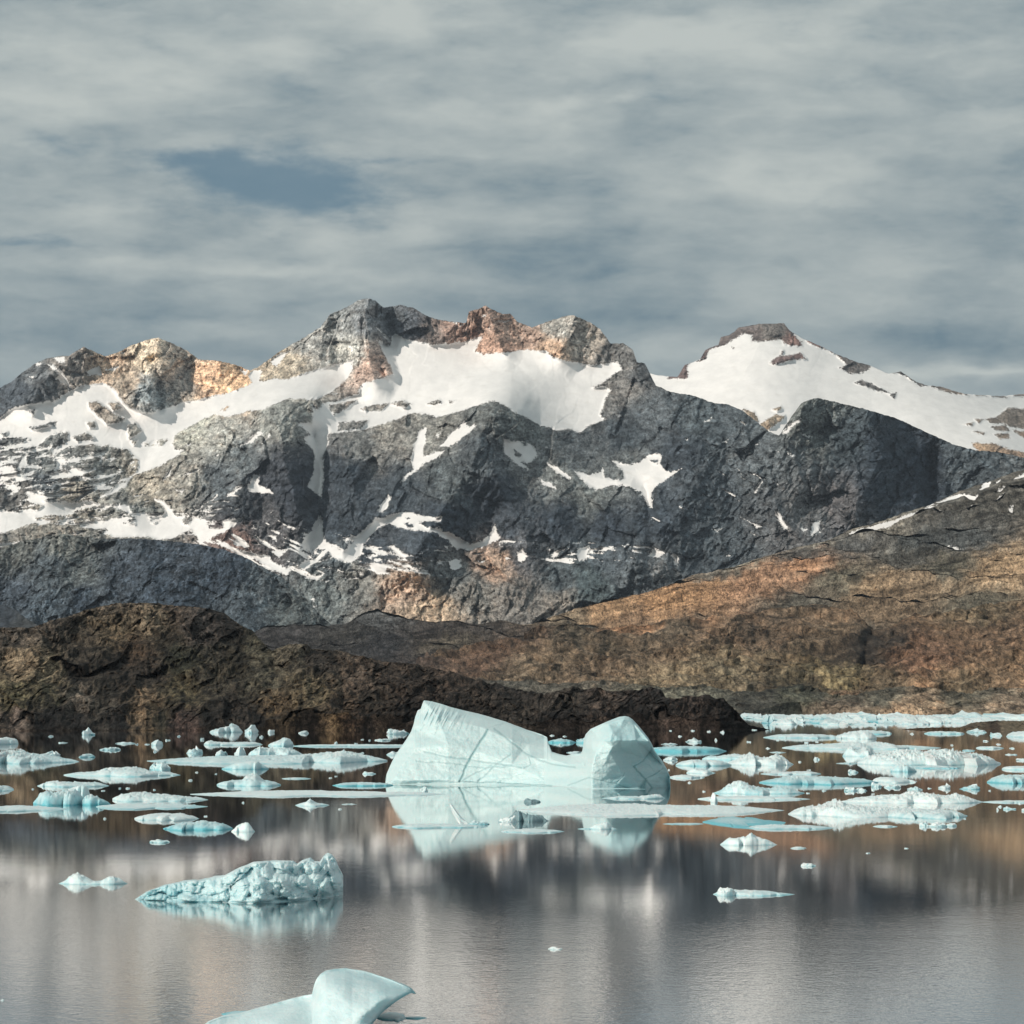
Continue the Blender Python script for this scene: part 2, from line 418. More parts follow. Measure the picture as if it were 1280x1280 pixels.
M_depth = [(-200, 560, 14238), (0, 484, 14114), (200, 425, 14300), (320, 460, 14362), (460, 375, 14424), (600, 390, 14362), (740, 405, 14114), (815, 480, 13680),
           (100, 520, 13680), (250, 520, 13804), (420, 480, 13928), (600, 460, 13928), (700, 500, 13494), (730, 535, 13184), (620, 512, 12874), (520, 515, 13432),
           (100, 620, 12998), (0, 650, 12688), (200, 655, 12688), (300, 560, 12998), (350, 510, 13308), (300, 650, 12440), (420, 600, 12688), (600, 600, 12378),
           (620, 560, 12564), (560, 690, 11882), (700, 600, 12440), (760, 640, 12192), (700, 690, 11820), (820, 590, 12564), (880, 560, 12626), (900, 660, 11944),
           (940, 530, 12874), (1030, 500, 12626), (1100, 580, 12378), (1000, 680, 11758), (1200, 565, 12750), (1280, 590, 12564), (1500, 640, 12564),
           (200, 790, 11510), (450, 760, 11386), (640, 790, 11138), (800, 740, 11324)]
M_feats = [([(615, 510), (598, 560), (565, 620), (520, 690)], 420, 62), ([(640, 520), (720, 590), (800, 610)], 150, 40), ([(620, 600), (660, 680)], 200, 40),
           ([(385, 500), (300, 520), (235, 590)], 240, 55), ([(350, 540), (370, 640)], 260, 42), ([(300, 600), (280, 680)], 160, 40),
           ([(395, 545), (402, 620), (390, 690)], -200, 20), ([(430, 560), (450, 640), (430, 690)], 200, 35), ([(500, 600), (470, 650)], 140, 30),
           ([(820, 480), (860, 560), (850, 640), (790, 700)], 260, 60), ([(805, 610), (815, 690)], -130, 18), ([(930, 530), (960, 620), (1010, 690)], 240, 50),
           ([(1005, 503), (985, 560), (1000, 590)], 330, 50), ([(1085, 515), (1100, 570), (1080, 620)], 200, 45), ([(1165, 570), (1165, 630)], -200, 18), ([(1210, 565), (1250, 600)], 180, 45),
           ([(460, 373), (455, 420), (468, 475)], 300, 34), ([(492, 385), (482, 430)], -180, 16), ([(413, 390), (400, 440)], 150, 24),
           ([(607, 384), (628, 440)], 190, 26), ([(714, 393), (700, 440)], 170, 36), ([(790, 437), (800, 480)], 140, 24), ([(587, 390), (560, 420)], 90, 20),
           ([(198, 423), (190, 500)], 190, 34), ([(192, 450), (200, 510)], -110, 10), ([(104, 433), (60, 470), (30, 500)], 190, 34), ([(270, 452), (260, 490)], 130, 30),
           ([(700, 650), (720, 700)], 170, 36), ([(760, 650), (780, 690)], 150, 32), ([(520, 660), (540, 690)], 120, 26), ([(470, 705), (640, 740)], 160, 36),
           ([(640, 790), (720, 740), (820, 718)], 120, 30), ([(100, 590), (160, 640)], 150, 40), ([(20, 590), (60, 620)], 150, 36)]
M_snow = [
    A((0, 540), (60, 500), (130, 487), (200, 480), (265, 440), (300, 420), (380, 412), (430, 440), (455, 475), (480, 500), (530, 520), (570, 522), (620, 505), (700, 480), (800, 460), (900, 435),
      (935, 410), (925, 385), (940, 365), (975, 368), (965, 405), (1080, 395), (1180, 360), (1230, 345), (1310, 330), (1310, 370), (1260, 430), (1200, 455), (1150, 480), (1120, 470), (1060, 475), (980, 510), (900, 525), (840, 540), (800, 530),
      (760, 545), (700, 575), (650, 610), (640, 640), (650, 660), (690, 665), (600, 720), (520, 750), (440, 790), (390, 830), (370, 840), (440, 790), (510, 745), (515, 700), (480, 665), (440, 660), (400, 640),
      (380, 650), (330, 640), (260, 650), (200, 680), (190, 660), (140, 650), (60, 655), (-60, 645), (-300, 700), (-500, 760), (-500, 700), (-200, 600)),
    B((0, 360), (60, 340), (125, 328), (120, 370), (70, 430), (0, 470), (-30, 480), (-20, 400)),
    B((210, 255), (260, 270), (265, 240), (285, 228), (310, 250), (380, 262), (420, 270), (480, 265), (540, 258), (580, 245), (610, 235), (590, 270), (578, 295), (610, 308), (670, 300), (740, 290),
      (840, 293), (890, 325), (940, 335), (1010, 345), (1060, 340), (1110, 335), (1120, 365), (1085, 390), (1020, 430), (1060, 425), (1080, 440), (1060, 480), (1045, 530), (1060, 550), (1000, 575),
      (965, 600), (930, 585), (880, 590), (820, 570), (760, 540), (700, 505), (650, 480), (620, 485), (560, 505), (500, 525), (430, 540), (390, 525), (330, 530), (270, 555), (200, 575), (150, 590),
      (60, 600), (0, 600), (-40, 600), (-20, 530), (10, 490), (60, 480), (140, 450), (155, 415), (200, 400), (270, 380), (265, 350), (235, 305)),
    A((1160, 490), (1190, 510), (1215, 490), (1290, 500), (1290, 600), (1240, 585), (1215, 610), (1225, 630), (1200, 680), (1205, 760), (1195, 840), (1145, 795), (1165, 760), (1170, 680), (1130, 620), (1155, 605), (1100, 560), (1160, 560), (1165, 520)),
    B((370, 590), (400, 578), (395, 620), (380, 660), (385, 685), (430, 670), (465, 665), (440, 690), (380, 720), (345, 750), (300, 785), (310, 765), (345, 735), (335, 690), (350, 640)),
    B((445, 650), (480, 610), (520, 570), (545, 548), (550, 575), (585, 565), (560, 595), (520, 625), (480, 650)), B((430, 605), (450, 600), (440, 615)),
    B((680, 620), (710, 630), (750, 625), (790, 645), (808, 680), (790, 710), (750, 712), (785, 735), (770, 738), (720, 710), (690, 670), (682, 645)),
    B((840, 705), (880, 725), (945, 770), (930, 774), (880, 748)), B((820, 775), (860, 785), (885, 805), (850, 800), (825, 788)),
    B((945, 740), (1000, 755), (1050, 740), (1055, 722), (1060, 765), (1110, 775), (1130, 770), (1125, 740), (1090, 705), (1150, 715), (1180, 710), (1230, 680), (1262, 676), (1275, 690), (1262, 710), (1300, 745), (1345, 728), (1300, 765), (1255, 795),
      (1232, 820), (1242, 848), (1235, 875), (1220, 868), (1195, 820), (1150, 800), (1080, 795), (1030, 810), (1000, 800), (970, 770)),
    E((0, 180), (35, 150), (50, 110), (75, 82), (85, 110), (80, 150), (95, 200), (130, 225), (190, 240), (200, 215), (175, 195), (240, 175), (300, 120), (310, 95), (350, 100), (400, 75), (450, 66), (520, 85), (580, 95), (620, 90), (600, 125), (540, 120),
      (560, 135), (600, 135), (620, 155), (660, 165), (700, 190), (740, 215), (790, 195), (830, 160), (850, 125), (860, 165), (878, 190), (800, 220), (735, 245), (700, 232), (680, 240), (640, 200), (600, 180), (590, 160),
      (540, 160), (480, 150), (420, 140), (380, 125), (330, 145), (290, 185), (265, 215), (260, 245), (265, 260), (200, 298), (165, 290), (130, 275), (90, 285), (50, 300), (0, 330), (-30, 320), (0, 285), (40, 280), (90, 240), (30, 235), (-10, 245)),
    E((325, 65), (350, 20), (375, -5), (388, 10), (370, 50), (350, 78)), E((375, 225), (400, 215), (430, 240), (450, 262), (410, 255)), E((310, 280), (350, 278), (345, 292), (315, 292)),
    E((360, 285), (410, 290), (460, 310), (420, 307)), E((495, 285), (515, 283), (512, 296)), E((640, 290), (700, 280), (690, 300), (705, 318), (660, 330), (645, 315)),
    E((940, 255), (970, 235), (995, 265), (980, 292), (950, 290)), E((1090, 270), (1120, 248), (1148, 235), (1125, 272)), E((1072, 230), (1090, 228), (1088, 262)),
    E((1220, 235), (1264, 222), (1257, 277), (1220, 288), (1213, 260)), E((980, 100), (1002, 98), (998, 110)), E((0, 343), (50, 355), (78, 348), (60, 377), (0, 365)), E((75, 372), (112, 372), (95, 385)), E((775, 290), (804, 286), (796, 300)), E((270, 268), (307, 263), (300, 282)),
    E((500, 322), (555, 328), (530, 334)), E((895, 275), (918, 280), (902, 288)), E((30, 455), (48, 452), (42, 468)), E((35, 490), (55, 488), (45, 502)),
    A((-400, 960), (0, 888), (60, 893), (130, 890), (155, 870), (110, 855), (95, 815), (130, 820), (160, 845), (200, 855), (260, 858), (330, 850), (350, 856), (370, 866), (290, 885), (260, 905), (180, 905), (130, 910), (140, 930), (60, 955), (0, 975), (-400, 1040)),
    A((268, 850), (365, 800), (330, 830), (290, 855)), A((0, 1008), (50, 1003), (100, 1003), (50, 1022), (-40, 1028)), A((210, 925), (270, 910), (240, 938)),
    A((410, 870), (440, 860), (480, 868), (490, 900), (540, 905), (560, 912), (600, 907), (612, 895), (600, 870), (568, 843), (600, 848), (640, 880), (660, 912), (692, 900), (680, 930), (700, 937), (720, 913), (760, 918), (780, 950), (830, 952), (825, 925),
      (905, 915), (870, 950), (800, 982), (760, 1008), (740, 1000), (710, 958), (640, 992), (600, 997), (540, 987), (480, 987), (420, 987), (390, 967), (410, 962), (350, 957), (343, 940), (370, 922), (385, 935), (430, 928), (500, 937), (500, 912), (470, 890)),
    A((780, 998), (820, 1013), (880, 1028), (940, 1048), (1000, 1053), (1010, 1075), (1060, 1100), (1088, 1093), (1070, 1128), (1020, 1112), (960, 1078), (900, 1047), (820, 1022)),
    A((840, 835), (880, 798), (908, 793), (860, 832)), A((920, 792), (945, 752), (960, 755), (960, 790), (1005, 810), (1018, 827), (970, 827), (930, 815)), A((888, 645), (965, 590), (975, 600), (940, 632)),
    A((978, 637), (1000, 602), (1002, 612)), A((598, 777), (620, 750), (645, 712), (632, 762)), A((648, 808), (692, 810), (680, 822)), A((945, 980), (970, 983), (955, 992)), A((1000, 977), (1032, 980), (1030, 1000)),
    A((200, 740), (215, 700), (232, 688), (228, 735)), A((70, 725), (92, 665), (102, 722)), A((28, 800), (72, 783), (40, 812)), A((1110, 1118), (1190, 1128), (1160, 1148)), A((1010, 1042), (1070, 1033), (1040, 1062)), A((370, 838), (440, 792), (505, 755), (470, 795), (400, 835)),
    A((192, 316), (238, 318), (243, 342), (215, 335)), A((180, 345), (200, 345), (232, 372), (252, 405), (267, 435), (240, 417), (200, 402), (215, 380)), A((263, 373), (308, 380), (275, 394)), A((322, 372), (345, 358), (370, 347), (378, 382), (330, 388)), A((392, 362), (442, 353), (420, 368)),
    A((438, 302), (470, 290), (460, 300)), A((1000, 332), (1040, 303), (1080, 293), (1050, 330), (1030, 352)), A((888, 358), (922, 365), (915, 388)), A((120, 340), (155, 338), (140, 352)), A((110, 390), (130, 388), (122, 402)),
    B((495, 182), (540, 195), (520, 200)), B((655, 178), (712, 182), (690, 190)), B((600, 160), (620, 160), (612, 170)), B((622, 205), (635, 195), (630, 210)), B((210, 205), (260, 250), (258, 262), (235, 235)),
    C_((335, 500), (358, 503), (350, 512)), C_((325, 593), (362, 588), (350, 602)), C_((215, 500), (238, 484), (230, 495)), C_((400, 690), (405, 700), (385, 738), (382, 728)), C_((450, 795), (460, 798), (475, 830), (500, 858), (480, 855), (458, 832)), C_((565, 870), (580, 830), (605, 824), (592, 862), (570, 878)),
    C_((358, 833), (408, 848), (390, 857)), C_((243, 858), (278, 853), (262, 865)), C_((536, 852), (558, 858), (545, 863)), C_((28, 945), (45, 918), (88, 938), (60, 952)), C_((105, 943), (125, 943), (128, 973), (115, 975)), C_((488, 603), (522, 613), (510, 618)),
    C_((470, 540), (500, 505), (535, 488), (540, 495), (510, 512), (490, 540)), C_((520, 530), (570, 548), (560, 553)), C_((275, 565), (290, 563), (285, 570)), C_((385, 572), (400, 572), (392, 578)), C_((150, 558), (160, 556), (156, 562)),
]
M_rocks = [
    A((330, 485), (360, 483), (400, 510), (462, 547), (440, 562), (400, 567), (340, 512)), A((105, 577), (215, 556), (200, 572), (120, 584)), A((470, 575), (500, 563), (527, 590), (480, 617)), A((540, 633), (622, 623), (600, 647), (540, 647)),
    A((140, 648), (200, 600), (252, 596), (252, 632), (200, 657)), A((-60, 640), (0, 625), (30, 615), (110, 623), (60, 642), (0, 645)), A((270, 615), (320, 598), (348, 615), (290, 632)), A((325, 562), (350, 555), (355, 575), (335, 580)), A((108, 515), (130, 515), (125, 532)), A((405, 488), (440, 485), (450, 505), (425, 515)),
    A((820, 515), (850, 500), (840, 518)), A((490, 628), (510, 625), (500, 642)), A((0, 600), (30, 598), (15, 612)),
    B((150, 510), (200, 494), (257, 488), (230, 512), (170, 520)), B((268, 490), (300, 478), (342, 495), (310, 505)), B((30, 500), (70, 488), (132, 478), (100, 507), (50, 532)), B((400, 490), (440, 473), (450, 485), (420, 494)), B((478, 478), (502, 480), (485, 492)), B((70, 560), (180, 555), (150, 585), (70, 590)),
    B((722, 660), (750, 678), (742, 692), (725, 680)), B((745, 708), (785, 712), (770, 722)), B((745, 622), (775, 640), (760, 645)), E((455, 98), (480, 98), (470, 105)), E((515, 118), (560, 112), (615, 112), (600, 138), (545, 138)), E((445, 122), (485, 125), (485, 138), (460, 135)), E((190, 205), (222, 200), (215, 215)), E((60, 290), (105, 245), (110, 262), (75, 292)),
    A((560, 925), (590, 925), (575, 935)), A((1100, 1045), (1160, 1040), (1130, 1075)), A((465, 912), (500, 905), (495, 930)), B((1060, 425), (1085, 405), (1090, 425)), C_((35, 630), (60, 625), (55, 640)),
]
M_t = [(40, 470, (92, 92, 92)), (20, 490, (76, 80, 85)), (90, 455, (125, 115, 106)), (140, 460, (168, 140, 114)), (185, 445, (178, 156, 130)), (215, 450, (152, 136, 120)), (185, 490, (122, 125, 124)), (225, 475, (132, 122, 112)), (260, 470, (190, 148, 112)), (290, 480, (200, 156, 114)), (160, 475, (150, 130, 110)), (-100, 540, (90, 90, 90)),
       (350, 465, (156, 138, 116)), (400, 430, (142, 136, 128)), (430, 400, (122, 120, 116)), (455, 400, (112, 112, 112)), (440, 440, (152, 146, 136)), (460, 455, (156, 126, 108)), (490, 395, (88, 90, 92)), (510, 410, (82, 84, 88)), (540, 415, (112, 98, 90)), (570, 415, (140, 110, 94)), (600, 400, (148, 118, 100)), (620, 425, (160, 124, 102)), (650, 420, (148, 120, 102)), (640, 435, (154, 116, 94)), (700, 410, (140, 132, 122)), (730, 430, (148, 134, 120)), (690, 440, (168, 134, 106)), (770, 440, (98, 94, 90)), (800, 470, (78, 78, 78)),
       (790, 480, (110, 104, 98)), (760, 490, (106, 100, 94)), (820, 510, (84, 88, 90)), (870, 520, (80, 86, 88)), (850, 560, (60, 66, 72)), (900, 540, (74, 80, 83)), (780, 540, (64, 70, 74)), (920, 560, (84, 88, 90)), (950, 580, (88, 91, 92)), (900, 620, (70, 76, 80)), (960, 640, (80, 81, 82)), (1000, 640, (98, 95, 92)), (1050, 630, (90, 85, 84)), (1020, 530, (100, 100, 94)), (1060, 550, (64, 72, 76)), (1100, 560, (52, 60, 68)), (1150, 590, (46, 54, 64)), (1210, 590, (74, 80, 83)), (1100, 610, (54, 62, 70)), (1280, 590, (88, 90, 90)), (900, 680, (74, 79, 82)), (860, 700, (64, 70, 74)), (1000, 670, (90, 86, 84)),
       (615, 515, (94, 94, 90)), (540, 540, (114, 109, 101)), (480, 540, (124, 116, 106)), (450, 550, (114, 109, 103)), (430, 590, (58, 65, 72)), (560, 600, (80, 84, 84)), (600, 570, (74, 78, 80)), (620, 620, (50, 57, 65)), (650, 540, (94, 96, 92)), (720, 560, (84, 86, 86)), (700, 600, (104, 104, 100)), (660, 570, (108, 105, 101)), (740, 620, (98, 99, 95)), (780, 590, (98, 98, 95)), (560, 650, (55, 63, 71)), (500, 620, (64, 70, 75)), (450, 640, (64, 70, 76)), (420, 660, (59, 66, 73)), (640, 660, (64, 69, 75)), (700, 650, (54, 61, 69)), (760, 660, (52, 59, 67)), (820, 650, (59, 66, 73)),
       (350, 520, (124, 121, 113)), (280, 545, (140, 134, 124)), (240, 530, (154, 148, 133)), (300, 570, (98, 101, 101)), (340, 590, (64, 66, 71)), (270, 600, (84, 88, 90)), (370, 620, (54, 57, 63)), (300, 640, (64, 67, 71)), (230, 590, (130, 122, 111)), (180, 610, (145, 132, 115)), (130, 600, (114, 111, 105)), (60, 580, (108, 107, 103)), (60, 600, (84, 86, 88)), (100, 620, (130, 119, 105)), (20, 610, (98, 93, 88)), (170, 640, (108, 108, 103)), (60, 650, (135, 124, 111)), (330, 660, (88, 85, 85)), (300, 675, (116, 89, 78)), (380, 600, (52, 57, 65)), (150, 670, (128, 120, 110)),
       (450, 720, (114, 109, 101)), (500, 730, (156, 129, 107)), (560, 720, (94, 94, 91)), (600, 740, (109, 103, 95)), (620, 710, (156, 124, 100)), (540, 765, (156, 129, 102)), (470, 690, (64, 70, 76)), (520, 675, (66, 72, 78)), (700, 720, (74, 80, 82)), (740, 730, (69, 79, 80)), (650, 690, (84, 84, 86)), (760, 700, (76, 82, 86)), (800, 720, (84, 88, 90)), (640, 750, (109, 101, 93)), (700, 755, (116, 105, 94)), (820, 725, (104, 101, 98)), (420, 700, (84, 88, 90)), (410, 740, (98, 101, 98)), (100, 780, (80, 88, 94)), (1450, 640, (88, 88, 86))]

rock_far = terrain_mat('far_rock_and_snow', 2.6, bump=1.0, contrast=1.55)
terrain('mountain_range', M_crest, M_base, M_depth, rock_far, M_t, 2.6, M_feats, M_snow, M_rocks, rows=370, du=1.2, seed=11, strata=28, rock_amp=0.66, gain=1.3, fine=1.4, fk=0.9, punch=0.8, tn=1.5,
        flecks=[(60, 590, 130, 60, 1.25, -8), (150, 650, 180, 30, 1.15, -6), (330, 690, 110, 44, 1.1, 25), (200, 560, 60, 30, .8, -20), (260, 640, 90, 40, .6, -35), (480, 700, 100, 34, .95, 10), (430, 500, 60, 20, .5, 0), (900, 620, 120, 50, .35, 30), (720, 690, 150, 18, .8, 5), (1000, 660, 100, 25, .4, -30), (60, 470, 70, 20, .5, 30), (620, 550, 80, 30, .3, -30)], back=3500,
        soft=[(700, 595, 60, 22, .75), (480, 545, 70, 18, .6), (740, 620, 50, 14, .7), (790, 492, 40, 14, .7), (720, 560, 50, 16, .55), (660, 700, 70, 14, .5), (230, 560, 60, 14, .4), (120, 650, 120, 12, .4)])

# ---- snow dome behind on the right
D_crest = [(700, 490), (780, 476), (813, 466), (822, 469), (847, 471), (856, 456), (875, 449), (882, 437), (898, 431), (901, 421), (912, 419), (924, 409), (950, 404.5), (980, 404), (987, 413), (1002, 422), (1025, 432),
           (1047, 443), (1070, 452), (1089, 457), (1111, 467), (1126, 464), (1145, 477), (1160, 482), (1175, 483), (1205, 492), (1231, 494), (1250, 495), (1280, 492), (1380, 500), (1530, 525)]
D_rocks = [
    C_((245, 255), (240, 150), (500, 130), (560, 200), (505, 200), (520, 215), (540, 247), (520, 247), (480, 237), (470, 226), (420, 230), (375, 230), (375, 210), (340, 205), (290, 240)),
    C_((90, 360), (120, 300), (195, 260), (225, 220), (262, 230), (262, 245), (225, 265), (220, 290), (170, 297), (155, 320), (160, 352)), C_((432, 303), (465, 281), (530, 270), (552, 290), (500, 294), (450, 307)), C_((480, 240), (540, 235), (530, 247)),
    C_((540, 190), (620, 215), (700, 265), (780, 300), (768, 320), (740, 337), (700, 339), (663, 320), (692, 312), (650, 272), (560, 232)), C_((718, 368), (740, 360), (780, 376), (832, 402), (790, 397)), C_((832, 405), (854, 401), (846, 420)), C_((470, 262), (478, 262), (474, 285)),
    C_((830, 335), (850, 310), (890, 318), (960, 378), (935, 380), (880, 344)), C_((970, 383), (980, 365), (1085, 395), (1092, 413), (1040, 402)), C_((1115, 412), (1120, 395), (1155, 412)), C_((1170, 415), (1190, 400), (1225, 420)), C_((1240, 415), (1260, 395), (1320, 395), (1300, 420)),
    C_((1185, 482), (1230, 453), (1290, 455), (1500, 470), (1500, 560), (1280, 522), (1240, 517), (1200, 502)), C_((1110, 570), (1180, 573), (1230, 590), (1290, 605), (1400, 640), (1400, 680), (1200, 640), (1130, 600)),
    C_((1085, 508), (1110, 503), (1105, 515)), C_((1115, 492), (1145, 490), (1130, 502)), C_((1150, 490), (1185, 485), (1215, 500), (1180, 507)), C_((1170, 515), (1220, 512), (1235, 530), (1190, 528)), C_((1110, 535), (1150, 530), (1145, 542)), C_((1180, 540), (1230, 538), (1235, 555), (1200, 558)), C_((1240, 525), (1290, 535), (1280, 555)),
    C_((445, 458), (470, 447), (475, 455), (455, 463)), C_((410, 500), (450, 475), (482, 478), (470, 495), (440, 520), (425, 530), (380, 530)), C_((345, 460), (380, 465), (395, 500), (380, 520)), C_((305, 250), (315, 250), (310, 256))]
D_t = [(930, 415, (112, 98, 92)), (970, 412, (116, 106, 98)), (995, 428, (140, 104, 92)), (860, 465, (120, 96, 90)), (985, 450, (120, 96, 90)), (1070, 460, (110, 100, 94)), (1100, 485, (96, 90, 86)), (1260, 520, (128, 112, 98)), (1230, 560, (190, 150, 112)), (1270, 570, (180, 140, 108)), (970, 525, (170, 145, 118)), (1250, 495, (130, 115, 105)), (1240, 540, (140, 120, 104))]
terrain('snow_dome', D_crest, [(700, 600), (1530, 660)], [(700, 480, 17000), (960, 405, 17000), (1280, 492, 17500), (1500, 525, 17500), (850, 470, 16800), (940, 450, 16300), (1050, 480, 15800), (960, 520, 15000), (1150, 520, 15200), (1250, 550, 14800), (700, 600, 14500), (1100, 620, 14000), (1530, 650, 14500)],
        rock_far, D_t, 3.4, [([(960, 405), (930, 470), (900, 500)], 260, 90)], [[(600, 300), (1600, 300), (1600, 700), (600, 700)]], D_rocks, u0=700, u1=1520, rows=190, du=1.2, seed=31, flecks=[], crest_jit=0.7, back=3500, smooth_snow=0.03, rock_amp=0.6)

# ---- grey ridge low on the left
terrain('grey_ridge', [(-240, 700), (0, 684), (30, 676), (78, 667), (125, 673), (175, 673), (216, 676), (259, 682), (281, 687), (306, 696), (331, 710), (353, 721), (366, 734), (384, 750), (400, 768), (425, 790)],
        [(-240, 815), (425, 815)], [(-200, 700, 9600), (78, 667, 9800), (200, 675, 9700), (300, 695, 9500), (360, 730, 9200), (425, 800, 8500), (0, 750, 8700), (200, 750, 8600), (0, 815, 7900), (250, 815, 7900), (420, 815, 8100)],
        terrain_mat('grey_rock', 2.0, bump=1.3, contrast=2.1),
        [(20, 690, (114, 112, 105)), (80, 680, (124, 121, 112)), (60, 710, (86, 93, 97)), (100, 722, (114, 116, 112)), (150, 720, (72, 80, 89)), (230, 700, (77, 84, 93)), (200, 740, (64, 74, 85)), (280, 720, (62, 72, 83)), (100, 745, (62, 72, 83)), (60, 765, (84, 94, 102)), (330, 740, (94, 99, 101)), (360, 760, (98, 101, 98)), (300, 762, (84, 92, 98)), (20, 740, (74, 82, 91)), (-150, 740, (74, 82, 91))],
        2.0, [([(78, 670), (60, 740)], 160, 60), ([(175, 675), (200, 760)], 200, 60), ([(300, 700), (310, 780)], 120, 40)], u0=-230, u1=425, rows=150, du=1.1, seed=41, strata=34, rock_amp=1.15, gain=.88, tn=1.6, fine=1.8, flecks=[(20, 685, 60, 8, .6, 5)], back=1500, soft=[(105, 722, 30, 10, .7), (330, 770, 40, 16, .85)])
terrain('dark_hill_slope', [(-240, 735), (-60, 742), (0, 755), (20, 762), (32, 772), (45, 780), (80, 792), (100, 800)], [(-240, 810), (100, 810)],
        [(-240, 735, 5200), (100, 800, 4600), (-240, 810, 4300), (100, 810, 4400), (0, 790, 4600)], terrain_mat('dark_slope_rock', 1.1), [(0, 770, (62, 66, 72)), (30, 780, (70, 70, 70)), (-200, 780, (62, 62, 62))], 1.1, u0=-230, u1=100, rows=60, seed=43, back=600)

# ---- brown far shore on the right
L2_crest = [(-240, 800), (200, 796), (319, 791), (330, 786), (362, 782), (412, 782), (437, 779), (455, 769), (472, 764), (485, 770), (512, 774), (545, 779), (565, 777), (595, 781), (620, 777), (627, 776), (653, 782), (666, 782), (690, 772),
            (714, 764), (759, 753), (807, 742), (839, 732), (866, 720), (913, 712), (940, 703), (976, 691), (1032, 677), (1066, 663), (1117, 647), (1159, 633), (1190, 619), (1215, 609), (1238, 602), (1257, 595), (1280, 588), (1520, 500)]
L2_t = [(350, 800, (64, 60, 58)), (430, 800, (62, 58, 54)), (470, 780, (90, 88, 86)), (540, 790, (70, 62, 57)), (600, 790, (72, 64, 58)), (480, 815, (54, 52, 52)), (560, 810, (84, 74, 61)), (520, 840, (72, 64, 60)), (600, 830, (88, 73, 62)), (650, 850, (100, 92, 79)), (660, 800, (84, 71, 61)), (720, 800, (86, 80, 69)), (700, 830, (100, 90, 75)), (760, 820, (96, 86, 73)),
        (830, 800, (94, 86, 75)), (700, 775, (136, 114, 88)), (760, 765, (172, 130, 88)), (830, 760, (184, 134, 86)), (880, 745, (178, 130, 85)), (800, 780, (146, 112, 81)), (930, 740, (172, 125, 88)), (1000, 715, (184, 130, 88)), (960, 725, (166, 122, 88)), (900, 722, (114, 104, 91)), (1000, 700, (94, 88, 81)), (1060, 685, (88, 85, 81)), (920, 712, (160, 145, 122)), (1020, 683, (156, 143, 125)),
        (1100, 658, (136, 125, 110)), (1150, 680, (76, 76, 73)), (1230, 640, (94, 88, 79)), (1200, 680, (88, 88, 85)), (1130, 700, (88, 83, 75)), (1180, 720, (99, 92, 77)), (1100, 740, (156, 125, 91)), (1150, 735, (150, 122, 91)), (1250, 720, (182, 145, 104)), (1050, 730, (114, 104, 85)), (1000, 760, (96, 88, 75)), (1100, 765, (135, 109, 81)), (950, 800, (102, 90, 75)),
        (1050, 800, (99, 88, 73)), (1088, 812, (48, 45, 42)), (1084, 822, (52, 48, 44)), (1150, 830, (109, 86, 69)), (1250, 810, (114, 96, 77)), (1220, 770, (109, 99, 81)), (1045, 855, (116, 109, 82)), (900, 850, (104, 98, 81)), (1000, 870, (84, 81, 65)), (950, 880, (74, 69, 59)), (1020, 865, (66, 62, 52)), (1100, 870, (94, 86, 71)), (1200, 870, (99, 90, 73)), (1270, 850, (120, 104, 83)), (1150, 890, (170, 136, 102)), (850, 860, (114, 106, 87)), (1270, 889, (146, 120, 94)), (1050, 891, (110, 92, 74)),
        (1450, 650, (94, 88, 79)), (1450, 800, (104, 92, 77)), (100, 840, (80, 72, 66))]
